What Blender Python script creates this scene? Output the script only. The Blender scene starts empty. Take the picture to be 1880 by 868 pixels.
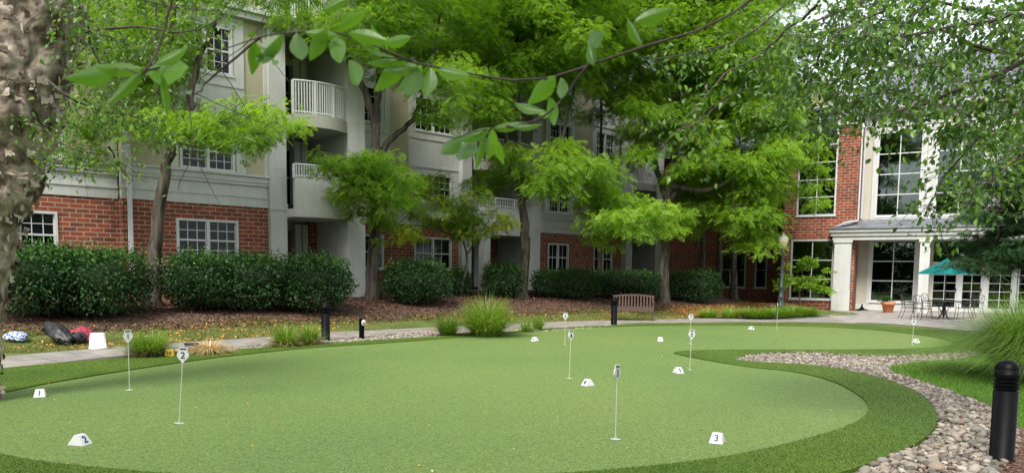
import bpy, math, random
import numpy as np
from mathutils import Vector, Matrix
from mathutils.geometry import tessellate_polygon

random.seed(7)
rng = np.random.default_rng(7)
S = bpy.context.scene
COL = S.collection

# ------------------------------------------------------------------ camera
F, CY, CZ = 1400.0, 623.0, 1.65
PITCH, ROLL = math.radians(5), math.radians(.7)
fw = np.array([0, math.cos(PITCH), -math.sin(PITCH)])
r0 = np.array([1., 0, 0]); u0 = np.array([0, math.sin(PITCH), math.cos(PITCH)])
RR = r0*math.cos(ROLL) + u0*math.sin(ROLL)
UU = u0*math.cos(ROLL) - r0*math.sin(ROLL)
cam = bpy.data.objects.new('camera', bpy.data.cameras.new('camera')); COL.objects.link(cam)
cam.matrix_world = Matrix(((RR[0], UU[0], -fw[0], 0), (RR[1], UU[1], -fw[1], 0), (RR[2], UU[2], -fw[2], CZ), (0, 0, 0, 1)))
cam.data.sensor_width = 36; cam.data.lens = F/1880*36
cam.data.shift_y = (CY-434)/1880
cam.data.clip_start = .05; cam.data.clip_end = 2000
cam.data.dof.use_dof = True; cam.data.dof.focus_distance = 17; cam.data.dof.aperture_fstop = 7.5
S.camera = cam

# ------------------------------------------------------------------ light
SUN_EL, SUN_AZ = 50, 200       # degrees; azimuth clockwise from +Y
w = bpy.data.worlds.new('World'); S.world = w; w.use_nodes = True
nt = w.node_tree; nt.nodes.clear()
sky = nt.nodes.new('ShaderNodeTexSky'); sky.sky_type = 'NISHITA'; sky.sun_disc = False
sky.sun_elevation = math.radians(SUN_EL); sky.sun_rotation = math.radians(SUN_AZ)
sky.air_density = 1.0; sky.dust_density = 4.0; sky.ozone_density = 1.0
mx = nt.nodes.new('ShaderNodeMix'); mx.data_type = 'RGBA'; mx.inputs[0].default_value = .72
mx.inputs[7].default_value = (9.5, 10.0, 10.6, 1)      # even cloud cover
bg = nt.nodes.new('ShaderNodeBackground'); bg.inputs[1].default_value = .11
wo = nt.nodes.new('ShaderNodeOutputWorld')
nt.links.new(sky.outputs[0], mx.inputs[6]); nt.links.new(mx.outputs[2], bg.inputs[0]); nt.links.new(bg.outputs[0], wo.inputs[0])
sl = bpy.data.lights.new('sun', 'SUN'); sl.energy = 3.1; sl.angle = math.radians(20); sl.color = (1, .96, .88)
so = bpy.data.objects.new('sun', sl); COL.objects.link(so)
el, az = math.radians(SUN_EL), math.radians(SUN_AZ)
sd = Vector((math.sin(az)*math.cos(el), math.cos(az)*math.cos(el), math.sin(el)))
so.rotation_euler = sd.to_track_quat('Z', 'Y').to_euler(); so.location = sd*50
S.view_settings.view_transform = 'Standard'; S.view_settings.look = 'None'
S.view_settings.gamma = 1; S.view_settings.exposure = .9
S.render.engine = 'CYCLES'
S.cycles.max_bounces = 8; S.cycles.transparent_max_bounces = 12

# ------------------------------------------------------------------ places in the world
def ray(x, y): return fw + RR*(x-940)/F - UU*(y-CY)/F
EYE = np.array([0, 0, CZ])
def at_z(x, y, z=0.):
    d = ray(x, y); return EYE + d*((z-CZ)/d[2])
def at_Y(x, y, Y):
    d = ray(x, y); return EYE + d*(Y/d[1])
C42, S42 = math.cos(math.radians(42)), math.sin(math.radians(42))
def sstep(a, b, x):
    t = np.clip((x-a)/(b-a), 0, 1); return t*t*(3-2*t)
def height(x, y):
    x = np.asarray(x, float); y = np.asarray(y, float)
    d = x*S42 - y*C42
    s = np.maximum(-d-18.3, 0)
    h = .85*(1-np.exp(-s/3.2))*(s/(s+.25))*(1-.85*sstep(9, 15, x))
    h = h + .35*np.exp(-((x-12.4)**2+(y-35.2)**2)/3.4)
    return h
def ground_at(px, py):
    d = ray(px, py); t = 5.
    while t < 70:
        p = EYE+d*t
        if p[2] <= height(p[0], p[1]): break
        t += .02
    p[2] = float(height(p[0], p[1])); return p

# ------------------------------------------------------------------ materials
def M(name, base=(.5, .5, .5), rough=.6, var=None, scale=6., bump=0., bscale=40., spec=.5, metal=0., coord='Object', detail=4):
    m = bpy.data.materials.new(name); m.use_nodes = True
    n = m.node_tree.nodes; L = m.node_tree.links; b = n['Principled BSDF']
    b.inputs['Base Color'].default_value = (*base, 1); b.inputs['Roughness'].default_value = rough
    b.inputs['Specular IOR Level'].default_value = spec; b.inputs['Metallic'].default_value = metal
    tc = n.new('ShaderNodeTexCoord')
    if var is not None:
        no = n.new('ShaderNodeTexNoise'); no.inputs['Scale'].default_value = scale; no.inputs['Detail'].default_value = detail
        L.new(tc.outputs[coord], no.inputs['Vector'])
        cr = n.new('ShaderNodeValToRGB'); cr.color_ramp.elements[0].position = .3; cr.color_ramp.elements[1].position = .7
        cr.color_ramp.elements[0].color = (*base, 1); cr.color_ramp.elements[1].color = (*var, 1)
        L.new(no.outputs['Fac'], cr.inputs[0]); L.new(cr.outputs[0], b.inputs['Base Color'])
    if bump:
        nb = n.new('ShaderNodeTexNoise'); nb.inputs['Scale'].default_value = bscale; nb.inputs['Detail'].default_value = 5
        L.new(tc.outputs[coord], nb.inputs['Vector'])
        bp = n.new('ShaderNodeBump'); bp.inputs['Strength'].default_value = bump; bp.inputs['Distance'].default_value = .02
        L.new(nb.outputs['Fac'], bp.inputs['Height']); L.new(bp.outputs[0], b.inputs['Normal'])
    return m

def weather(m, amt=.10):
    n = m.node_tree.nodes; L = m.node_tree.links; b = n['Principled BSDF']; src_ = b.inputs['Base Color'].links[0].from_socket
    tc = n.new('ShaderNodeTexCoord'); mp = n.new('ShaderNodeMapping'); mp.inputs['Scale'].default_value = (1, 1, .12); L.new(tc.outputs['Object'], mp.inputs[0])
    no = n.new('ShaderNodeTexNoise'); no.inputs['Scale'].default_value = 5; no.inputs['Detail'].default_value = 8; no.inputs['Roughness'].default_value = .7; L.new(mp.outputs[0], no.inputs['Vector'])
    mr = n.new('ShaderNodeMapRange'); mr.inputs[1].default_value = .35; mr.inputs[2].default_value = .6; mr.inputs[3].default_value = 1-amt; mr.inputs[4].default_value = 1.03; L.new(no.outputs['Fac'], mr.inputs[0])
    hs = n.new('ShaderNodeHueSaturation'); L.new(src_, hs.inputs['Color']); L.new(mr.outputs[0], hs.inputs['Value']); L.new(hs.outputs[0], b.inputs['Base Color'])

def ramp(n, stops):
    cr = n.new('ShaderNodeValToRGB'); e = cr.color_ramp.elements
    e[0].position, e[0].color = stops[0][0], (*stops[0][1], 1)
    e[1].position, e[1].color = stops[-1][0], (*stops[-1][1], 1)
    for p, c in stops[1:-1]:
        k = e.new(p); k.color = (*c, 1)
    return cr

def leafmat(name, stops, trans=.45, rough=.5, spec=.35):
    m = bpy.data.materials.new(name); m.use_nodes = True
    n = m.node_tree.nodes; L = m.node_tree.links; b = n['Principled BSDF']; out = n['Material Output']
    at = n.new('ShaderNodeAttribute'); at.attribute_name = 'tint'
    cr = ramp(n, stops); L.new(at.outputs['Fac'], cr.inputs[0]); L.new(cr.outputs[0], b.inputs['Base Color'])
    b.inputs['Roughness'].default_value = rough; b.inputs['Specular IOR Level'].default_value = spec
    if trans:
        tr = n.new('ShaderNodeBsdfTranslucent')
        hs = n.new('ShaderNodeHueSaturation'); hs.inputs['Value'].default_value = 1.5; hs.inputs['Hue'].default_value = .495; hs.inputs['Saturation'].default_value = 1.1
        L.new(cr.outputs[0], hs.inputs['Color']); L.new(hs.outputs[0], tr.inputs['Color'])
        ms = n.new('ShaderNodeMixShader'); ms.inputs[0].default_value = trans
        L.new(b.outputs[0], ms.inputs[1]); L.new(tr.outputs[0], ms.inputs[2]); L.new(ms.outputs[0], out.inputs[0])
    return m

def brickmat():
    m = bpy.data.materials.new('red_brick'); m.use_nodes = True
    n = m.node_tree.nodes; L = m.node_tree.links; b = n['Principled BSDF']
    tc = n.new('ShaderNodeTexCoord'); sp = n.new('ShaderNodeSeparateXYZ'); ad = n.new('ShaderNodeMath'); cb = n.new('ShaderNodeCombineXYZ')
    L.new(tc.outputs['Object'], sp.inputs[0]); L.new(sp.outputs[0], ad.inputs[0]); L.new(sp.outputs[1], ad.inputs[1])
    L.new(ad.outputs[0], cb.inputs[0]); L.new(sp.outputs[2], cb.inputs[1])
    br = n.new('ShaderNodeTexBrick'); br.inputs['Scale'].default_value = 1; br.inputs['Brick Width'].default_value = .36; br.inputs['Row Height'].default_value = .135
    br.inputs['Mortar Size'].default_value = .012; br.inputs['Mortar Smooth'].default_value = .15; br.inputs['Bias'].default_value = -.15
    br.inputs['Color1'].default_value = (.235, .052, .021, 1); br.inputs['Color2'].default_value = (.11, .027, .015, 1); br.inputs['Mortar'].default_value = (.33, .27, .21, 1)
    L.new(cb.outputs[0], br.inputs['Vector'])
    no = n.new('ShaderNodeTexNoise'); no.inputs['Scale'].default_value = 3.5; no.inputs['Detail'].default_value = 6; L.new(tc.outputs['Object'], no.inputs['Vector'])
    hs = n.new('ShaderNodeHueSaturation'); mr = n.new('ShaderNodeMapRange'); mr.inputs[1].default_value = .3; mr.inputs[2].default_value = .7; mr.inputs[3].default_value = .7; mr.inputs[4].default_value = 1.3
    L.new(no.outputs['Fac'], mr.inputs[0]); L.new(mr.outputs[0], hs.inputs['Value']); L.new(br.outputs['Color'], hs.inputs['Color']); L.new(hs.outputs[0], b.inputs['Base Color'])
    bp = n.new('ShaderNodeBump'); bp.invert = True; bp.inputs['Strength'].default_value = .6; bp.inputs['Distance'].default_value = .02
    L.new(br.outputs['Fac'], bp.inputs['Height']); L.new(bp.outputs[0], b.inputs['Normal']); b.inputs['Roughness'].default_value = .85
    return m

def glassmat(name, tint, mix, k=1., gc=(.85, .9, .9)):
    m = bpy.data.materials.new(name); m.use_nodes = True
    n = m.node_tree.nodes; L = m.node_tree.links; out = n['Material Output']; n.remove(n['Principled BSDF'])
    g = n.new('ShaderNodeBsdfGlossy'); g.inputs['Roughness'].default_value = .015; g.inputs['Color'].default_value = (*gc, 1)
    t = n.new('ShaderNodeBsdfTransparent'); t.inputs['Color'].default_value = (*tint, 1)
    fr = n.new('ShaderNodeFresnel'); fr.inputs[0].default_value = 1.5
    ma = n.new('ShaderNodeMath'); ma.operation = 'MULTIPLY_ADD'; ma.inputs[1].default_value = k; ma.inputs[2].default_value = mix; ma.use_clamp = True
    tc = n.new('ShaderNodeTexCoord'); no = n.new('ShaderNodeTexNoise'); no.inputs['Scale'].default_value = .9; L.new(tc.outputs['Object'], no.inputs['Vector'])
    bp = n.new('ShaderNodeBump'); bp.inputs['Strength'].default_value = .12; bp.inputs['Distance'].default_value = .02; L.new(no.outputs['Fac'], bp.inputs['Height']); L.new(bp.outputs[0], g.inputs['Normal'])
    ms = n.new('ShaderNodeMixShader'); L.new(fr.outputs[0], ma.inputs[0]); L.new(ma.outputs[0], ms.inputs[0]); L.new(t.outputs[0], ms.inputs[1]); L.new(g.outputs[0], ms.inputs[2]); L.new(ms.outputs[0], out.inputs[0])
    return m

def turfmat(name, c1, c2, c3, fine=260., amp=.45, patch=.35):
    m = bpy.data.materials.new(name); m.use_nodes = True
    n = m.node_tree.nodes; L = m.node_tree.links; b = n['Principled BSDF']; tc = n.new('ShaderNodeTexCoord')
    n1 = n.new('ShaderNodeTexNoise'); n1.inputs['Scale'].default_value = patch; n1.inputs['Detail'].default_value = 3; L.new(tc.outputs['Object'], n1.inputs['Vector'])
    cr = ramp(n, [(.3, c1), (.5, c2), (.72, c3)]); L.new(n1.outputs['Fac'], cr.inputs[0])
    n2 = n.new('ShaderNodeTexNoise'); n2.inputs['Scale'].default_value = fine; n2.inputs['Detail'].default_value = 2; L.new(tc.outputs['Object'], n2.inputs['Vector'])
    n3 = n.new('ShaderNodeTexNoise'); n3.inputs['Scale'].default_value = fine*.45; n3.inputs['Detail'].default_value = 3; L.new(tc.outputs['Object'], n3.inputs['Vector'])
    ad = n.new('ShaderNodeMath'); ad.operation = 'ADD'; L.new(n2.outputs['Fac'], ad.inputs[0]); L.new(n3.outputs['Fac'], ad.inputs[1])
    mr = n.new('ShaderNodeMapRange'); mr.inputs[1].default_value = .72; mr.inputs[2].default_value = 1.28; mr.inputs[3].default_value = 1-amp; mr.inputs[4].default_value = 1+amp
    L.new(ad.outputs[0], mr.inputs[0])
    hs = n.new('ShaderNodeHueSaturation'); L.new(cr.outputs[0], hs.inputs['Color']); L.new(mr.outputs[0], hs.inputs['Value']); L.new(hs.outputs[0], b.inputs['Base Color'])
    bp = n.new('ShaderNodeBump'); bp.inputs['Strength'].default_value = .5; bp.inputs['Distance'].default_value = .01; L.new(ad.outputs[0], bp.inputs['Height']); L.new(bp.outputs[0], b.inputs['Normal'])
    b.inputs['Roughness'].default_value = .75; b.inputs['Specular IOR Level'].default_value = .25
    return m

def pavemat(name, c1, c2, mortar, bw, rh, rot=0., ms=.012):
    m = bpy.data.materials.new(name); m.use_nodes = True
    n = m.node_tree.nodes; L = m.node_tree.links; b = n['Principled BSDF']; tc = n.new('ShaderNodeTexCoord')
    mp = n.new('ShaderNodeMapping'); mp.inputs['Rotation'].default_value = (0, 0, rot); L.new(tc.outputs['Object'], mp.inputs[0])
    br = n.new('ShaderNodeTexBrick'); br.inputs['Scale'].default_value = 1; br.inputs['Brick Width'].default_value = bw; br.inputs['Row Height'].default_value = rh
    br.inputs['Mortar Size'].default_value = ms; br.inputs['Color1'].default_value = (*c1, 1); br.inputs['Color2'].default_value = (*c2, 1); br.inputs['Mortar'].default_value = (*mortar, 1)
    L.new(mp.outputs[0], br.inputs['Vector'])
    no = n.new('ShaderNodeTexNoise'); no.inputs['Scale'].default_value = 2.2; no.inputs['Detail'].default_value = 8; L.new(tc.outputs['Object'], no.inputs['Vector'])
    mr = n.new('ShaderNodeMapRange'); mr.inputs[1].default_value = .3; mr.inputs[2].default_value = .7; mr.inputs[3].default_value = .65; mr.inputs[4].default_value = 1.25; L.new(no.outputs['Fac'], mr.inputs[0])
    hs = n.new('ShaderNodeHueSaturation'); L.new(br.outputs['Color'], hs.inputs['Color']); L.new(mr.outputs[0], hs.inputs['Value']); L.new(hs.outputs[0], b.inputs['Base Color'])
    bp = n.new('ShaderNodeBump'); bp.invert = True; bp.inputs['Strength'].default_value = .4; bp.inputs['Distance'].default_value = .01; L.new(br.outputs['Fac'], bp.inputs['Height']); L.new(bp.outputs[0], b.inputs['Normal'])
    b.inputs['Roughness'].default_value = .8
    return m

def barkmat(name, c1, c2, sc=9., stretch=.18, bump=1.):
    m = bpy.data.materials.new(name); m.use_nodes = True
    n = m.node_tree.nodes; L = m.node_tree.links; b = n['Principled BSDF']; tc = n.new('ShaderNodeTexCoord')
    mp = n.new('ShaderNodeMapping'); mp.inputs['Scale'].default_value = (1, 1, stretch); L.new(tc.outputs['Object'], mp.inputs[0])
    no = n.new('ShaderNodeTexNoise'); no.inputs['Scale'].default_value = sc; no.inputs['Detail'].default_value = 7; no.inputs['Distortion'].default_value = .6; L.new(mp.outputs[0], no.inputs['Vector'])
    cr = ramp(n, [(.34, c1), (.66, c2)]); L.new(no.outputs['Fac'], cr.inputs[0]); L.new(cr.outputs[0], b.inputs['Base Color'])
    bp = n.new('ShaderNodeBump'); bp.inputs['Strength'].default_value = bump; bp.inputs['Distance'].default_value = .05; L.new(no.outputs['Fac'], bp.inputs['Height']); L.new(bp.outputs[0], b.inputs['Normal'])
    b.inputs['Roughness'].default_value = .9; b.inputs['Specular IOR Level'].default_value = .2
    return m

brick = brickmat()
trim = M('pale_grey_trim', (.44, .445, .43), .6, (.51, .515, .50), 1.5)
beige = M('beige_stucco', (.36, .33, .23), .8, (.40, .37, .265), 2., .2, 90)
cream = M('cream_stucco', (.40, .375, .31), .8, (.44, .41, .34), 1.5, .1, 90)
for m_ in (trim, beige, cream): weather(m_)
white = M('white_vinyl', (.50, .51, .51), .4)
whitep = M('white_paint', (.55, .56, .57), .45, (.47, .48, .475), 14)
railw = M('white_railing', (.54, .55, .545), .4)
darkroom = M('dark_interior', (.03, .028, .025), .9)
doorbrown = M('brown_door_paint', (.075, .03, .02), .5)
slate = pavemat('grey_roof_shingle', (.17, .18, .21), (.13, .14, .165), (.07, .075, .09), .3, .16, ms=.012)
curtain = M('pale_curtain', (.55, .56, .54), .8, (.36, .37, .36), 9.)
blindm = M('white_blind', (.36, .38, .39), .6)
glass = glassmat('window_glass', (.30, .33, .33), .0, .55)
glass2 = glassmat('large_window_glass', (.20, .26, .24), .15, .9, (.52, .62, .58))
soffit = M('soffit_paint', (.36, .35, .31), .8)
greengrey = M('grey_green_paint', (.20, .23, .2), .6)
rockm = None
turf_light = turfmat('putting_turf', (.088, .142, .037), (.108, .162, .041), (.125, .172, .044), 95, .42, .15)
turf_dark = turfmat('fringe_turf', (.040, .080, .006), (.055, .10, .007), (.072, .12, .009), 120, .5, .5)
lawnm = turfmat('lawn_ground', (.045, .11, .015), (.075, .16, .02), (.11, .15, .03), 60, .5, .7)
soilm = M('mulch_soil', (.06, .033, .022), .95, (.13, .075, .05), 14, .8, 60)
gravelbase = M('gravel_bed', (.05, .036, .026), .95, (.13, .10, .08), 25, .8, 50)
pathm = pavemat('stamped_concrete', (.235, .21, .185), (.20, .185, .17), (.12, .11, .10), 1.5, .9, math.radians(42))
patiom = pavemat('patio_pavers', (.30, .265, .24), (.26, .235, .22), (.16, .145, .135), .61, .61, math.radians(-30))
blackm = M('black_powder_coat', (.0022, .0024, .003), .45, spec=.09)
steel = M('pin_steel', (.55, .56, .5), .4, metal=.3)
blue = M('dark_blue_numeral', (.015, .02, .05), .5)
ltree = leafmat('locust_leaf', [(0, (.08, .165, .02)), (.35, (.15, .275, .03)), (.7, (.24, .39, .045)), (.9, (.30, .45, .06)), (1, (.60, .50, .03))], .55)
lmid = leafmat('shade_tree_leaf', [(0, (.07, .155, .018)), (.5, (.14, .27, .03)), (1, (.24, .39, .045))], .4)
lbirch = leafmat('birch_leaf', [(0, (.035, .085, .016)), (.5, (.075, .165, .028)), (.85, (.15, .27, .04)), (1, (.27, .36, .05))], .42, .42, .5)
lnear = leafmat('near_birch_leaf', [(0, (.06, .15, .02)), (1, (.15, .30, .04))], .6, .35, .6)
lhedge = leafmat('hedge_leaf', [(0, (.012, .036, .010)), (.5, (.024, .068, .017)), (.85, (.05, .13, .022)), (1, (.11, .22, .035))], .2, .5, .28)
ldark = leafmat('dark_conifer_leaf', [(0, (.01, .035, .01)), (.6, (.022, .065, .014)), (1, (.06, .13, .02))], .2)
lgrass = leafmat('ornamental_grass_blade', [(0, (.05, .11, .012)), (.5, (.12, .22, .025)), (.85, (.22, .33, .045)), (1, (.34, .37, .10))], .35, .45)
lstraw = leafmat('straw_blade', [(0, (.22, .13, .05)), (.5, (.48, .36, .16)), (1, (.68, .56, .30))], .2)
lturf = leafmat('turf_blade', [(0, (.026, .06, .004)), (1, (.088, .145, .010))], .15)
llawn = leafmat('lawn_blade', [(0, (.05, .12, .014)), (.7, (.11, .24, .025)), (1, (.22, .31, .05))], .3)
llitter = leafmat('leaf_litter', [(0, (.035, .017, .013)), (.35, (.10, .045, .032)), (.6, (.21, .11, .08)), (.8, (.42, .20, .05)), (.93, (.60, .30, .06)), (1, (.62, .50, .28))], .1, .8)
bark = barkmat('locust_bark', (.025, .02, .016), (.115, .10, .08), 10, .15, 1.)
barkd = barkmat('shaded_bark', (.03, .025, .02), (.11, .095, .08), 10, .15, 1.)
twigm = M('thin_twig_bark', (.035, .025, .02), .8, (.08, .055, .045), 20)
birchm = barkmat('birch_bark', (.06, .042, .03), (.40, .335, .27), 6, .6, 1.)
peelm = leafmat('peeling_bark_flake', [(0, (.05, .035, .025)), (.35, (.24, .19, .15)), (.93, (.50, .43, .36)), (1, (.26, .13, .07))], .0, .9, .1)

# ------------------------------------------------------------------ mesh collecting
class G:
    def __init__(s): s.v = []; s.q = []; s.t = []; s.n = 0; s.tq = []; s.tt = []
    def add(s, v, q=None, t=None, tint=0.):
        v = np.asarray(v, float).reshape(-1, 3)
        if q is not None and len(q):
            q = np.asarray(q, int)+s.n; s.q.append(q); s.tq.append(np.broadcast_to(np.asarray(tint, float), (len(q),)).copy())
        if t is not None and len(t):
            t = np.asarray(t, int)+s.n; s.t.append(t); s.tt.append(np.broadcast_to(np.asarray(tint, float), (len(t),)).copy())
        s.v.append(v); s.n += len(v); return s
    def box(s, x0, x1, y0, y1, z0, z1):
        v = [(x, y, z) for z in (z0, z1) for y in (y0, y1) for x in (x0, x1)]
        return s.add(v, [(0, 2, 3, 1), (4, 5, 7, 6), (0, 1, 5, 4), (2, 6, 7, 3), (0, 4, 6, 2), (1, 3, 7, 5)])
    def obox(s, c, ax, ay, az_, hx, hy, hz):
        c, ax, ay, az_ = map(np.array, (c, ax, ay, az_))
        v = [c+ax*hx*i+ay*hy*j+az_*hz*k for k in (-1, 1) for j in (-1, 1) for i in (-1, 1)]
        return s.add(v, [(0, 2, 3, 1), (4, 5, 7, 6), (0, 1, 5, 4), (2, 6, 7, 3), (0, 4, 6, 2), (1, 3, 7, 5)])
    def tube(s, pts, rad, seg=8, cap=True, tint=0.):
        P = np.asarray(pts, float); n = len(P)
        if np.isscalar(rad): rad = [rad]*n
        T = np.gradient(P, axis=0); T /= np.linalg.norm(T, axis=1)[:, None]+1e-9
        up = np.array([0., 0, 1]) if abs(T[0][2]) < .9 else np.array([1., 0, 0])
        V = []
        A = np.cross(T[0], up); A /= np.linalg.norm(A)
        a = np.linspace(0, 2*math.pi, seg, endpoint=False)
        for i in range(n):
            A = A - T[i]*(A@T[i]); A /= np.linalg.norm(A)+1e-9; B = np.cross(T[i], A)
            V.append(P[i]+rad[i]*(np.cos(a)[:, None]*A+np.sin(a)[:, None]*B))
        V = np.concatenate(V); q = []
        for i in range(n-1):
            for j in range(seg):
                k = (j+1) % seg; q.append((i*seg+j, i*seg+k, (i+1)*seg+k, (i+1)*seg+j))
        t = []
        if cap:
            V = np.vstack([V, P[0], P[-1]]); m = n*seg
            for j in range(seg):
                k = (j+1) % seg; t.append((m, k, j)); t.append((m+1, (n-1)*seg+j, (n-1)*seg+k))
        return s.add(V, q, t, tint)
    def lathe(s, prof, c=(0, 0, 0), seg=20, tint=0.):
        a = np.linspace(0, 2*math.pi, seg, endpoint=False); V = []
        for r, z in prof: V.append(np.stack([c[0]+r*np.cos(a), c[1]+r*np.sin(a), np.full(seg, c[2]+z)], 1))
        V = np.concatenate(V); q = [(i*seg+j, i*seg+(j+1) % seg, (i+1)*seg+(j+1) % seg, (i+1)*seg+j) for i in range(len(prof)-1) for j in range(seg)]
        return s.add(V, q, None, tint)
    def inst(s, tv, tq, tt, C, Fr, sc, tint):
        """copies of a template: C (N,3), Fr (N,3,3) rows = axes, sc (N,), tint (N,)"""
        N = len(C); k = len(tv)
        V = np.einsum('kj,njm->nkm', tv, Fr)*np.asarray(sc)[:, None, None]+C[:, None, :]
        off = (np.arange(N)*k)[:, None, None]
        if tq is not None and len(tq):
            Q = (np.asarray(tq)[None]+off).reshape(-1, 4); s.q.append(Q+s.n); s.tq.append(np.repeat(tint, len(tq)))
        if tt is not None and len(tt):
            T = (np.asarray(tt)[None]+off).reshape(-1, 3); s.t.append(T+s.n); s.tt.append(np.repeat(tint, len(tt)))
        s.v.append(V.reshape(-1, 3)); s.n += N*k; return s
    def build(s, name, mat, parent=None, smooth=False, origin=None, auto=None):
        me = bpy.data.meshes.new(name)
        V = np.concatenate(s.v)
        if origin is not None: V = V-np.asarray(origin, float)
        q = np.concatenate(s.q) if s.q else np.zeros((0, 4), int); t = np.concatenate(s.t) if s.t else np.zeros((0, 3), int)
        nq, ntr = len(q), len(t)
        me.vertices.add(len(V)); me.vertices.foreach_set('co', V.astype(np.float32).ravel())
        me.loops.add(nq*4+ntr*3); me.loops.foreach_set('vertex_index', np.concatenate([q.ravel(), t.ravel()]).astype(np.int32))
        me.polygons.add(nq+ntr)
        me.polygons.foreach_set('loop_start', np.concatenate([np.arange(nq)*4, nq*4+np.arange(ntr)*3]).astype(np.int32))
        me.polygons.foreach_set('loop_total', np.concatenate([np.full(nq, 4), np.full(ntr, 3)]).astype(np.int32))
        me.update(calc_edges=True)
        tn = np.concatenate([np.concatenate(s.tq) if s.tq else np.zeros(0), np.concatenate(s.tt) if s.tt else np.zeros(0)])
        if tn.any():
            a = me.attributes.new('tint', 'FLOAT', 'FACE'); a.data.foreach_set('value', tn.astype(np.float32))
        me.polygons.foreach_set('use_smooth', np.full(nq+ntr, bool(smooth)))
        me.validate()
        if mat: me.materials.append(mat)
        o = bpy.data.objects.new(name, me); COL.objects.link(o)
        if parent is not None: o.parent = parent
        if origin is not None and parent is None: o.location = origin
        return o

def tag(o, label=None, cat=None, group=None, kind=None):
    if label: o['label'] = label
    if cat: o['category'] = cat
    if group: o['group'] = group
    if kind: o['kind'] = kind
    return o
def empty(name, loc, rz=0., label=None, cat=None, group=None):
    o = bpy.data.objects.new(name, None); COL.objects.link(o); o.empty_display_size = .3
    o.location = tuple(float(a) for a in loc); o.rotation_euler = (0, 0, rz); return tag(o, label, cat, group)
def copy_tree(o, parent=None):
    c = o.copy(); COL.objects.link(c); c.parent = parent
    for ch in list(o.children): copy_tree(ch, c)
    return c
def text_obj(s_, size, mat, parent, name='number', extrude=.0008, bold=0.):
    cu = bpy.data.curves.new('tmp', 'FONT'); cu.body = s_; cu.size = size; cu.align_x = 'CENTER'; cu.align_y = 'CENTER'; cu.extrude = extrude; cu.offset = bold
    t = bpy.data.objects.new('tmp', cu); COL.objects.link(t)
    dg = bpy.context.evaluated_depsgraph_get(); dg.update()
    me = bpy.data.meshes.new_from_object(t.evaluated_get(dg)); bpy.data.objects.remove(t); bpy.data.curves.remove(cu)
    me.name = name; me.materials.clear(); me.materials.append(mat)
    o = bpy.data.objects.new(name, me); COL.objects.link(o); o.parent = parent; return o
def unit(v): return v/(np.linalg.norm(v, axis=-1, keepdims=True)+1e-9)

# leaf templates: x along, y across, z up
def frond_template(pairs=5, L=1., ll=.42, lw=.15, droop=.35):
    v = []; q = []
    for i in range(pairs):
        x = L*(.12+.8*i/(pairs-1)); z = -droop*x*x
        l = ll*(1-.35*abs(i/(pairs-1)-.35))
        for sgn in (-1, 1):
            d = np.array([.45, sgn*.86, -.25]); d /= np.linalg.norm(d); c = np.array([.86, -sgn*.45, 0.])
            b = np.array([x, 0, z]); k = len(v)
            v += [b, b+d*l*.5-c*lw*.5, b+d*l, b+d*l*.5+c*lw*.5]; q.append((k, k+1, k+2, k+3))
    k = len(v); b = np.array([L*.92, 0, -droop*L*L*.85]); v += [b, b+[ll*.4, -lw*.5, -.1], b+[ll*.85, 0, -.25], b+[ll*.4, lw*.5, -.1]]; q.append((k, k+1, k+2, k+3))
    return np.array(v), q
FR_V, FR_Q = frond_template()
FR3_V, FR3_Q = frond_template(3, .8, .55, .24, .3)
OV_V = np.array([(0, 0, 0), (.28, -.27, .05), (.62, -.22, .04), (1, 0, -.12), (.62, .22, .04), (.28, .27, .05), (.3, 0, -.02), (.62, 0, -.04)])
OV_Q = [(0, 1, 6, 6), (1, 2, 7, 6), (0, 6, 5, 5), (6, 7, 4, 5)]
OV_T = [(0, 1, 6), (0, 6, 5), (2, 3, 7), (7, 3, 4)]; OV_Q = [(1, 2, 7, 6), (6, 7, 4, 5)]
def near_leaf_template():
    v, q = [], []; xs = np.linspace(0, 1, 12)
    for x in xs:
        w_ = .24*(math.sin(math.pi*min(x/.42, 1)*.5)**.8 if x < .42 else max(math.cos((x-.42)/.58*math.pi/2), 0)**.85)*(1+.05*math.sin(x*60))
        for k in np.linspace(-1, 1, 7): v.append((x, w_*k, .10*abs(k)*w_*3-.16*x*x+.012*math.sin(x*40)*abs(k)))
    for i in range(11):
        for j in range(6): q.append((i*7+j, (i+1)*7+j, (i+1)*7+j+1, i*7+j+1))
    return np.array(v), q
NL_V, NL_Q = near_leaf_template()
RH_V = np.array([(0, 0, 0), (.5, -.3, .06), (1, 0, -.1), (.5, .3, .06)]); RH_Q = [(0, 1, 2, 3)]

def frames(fwd, upj=.5, n=None):
    n = len(fwd); f_ = unit(fwd); up = np.array([0, 0, 1.])+rng.normal(0, upj, (n, 3)); s_ = unit(np.cross(up, f_)); u_ = np.cross(f_, s_)
    return np.stack([f_, s_, u_], 1)
def ball(n, shell=.45):
    d = unit(rng.normal(size=(n, 3))); r = shell+(1-shell)*rng.random(n)**.7; return d*r[:, None]

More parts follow.
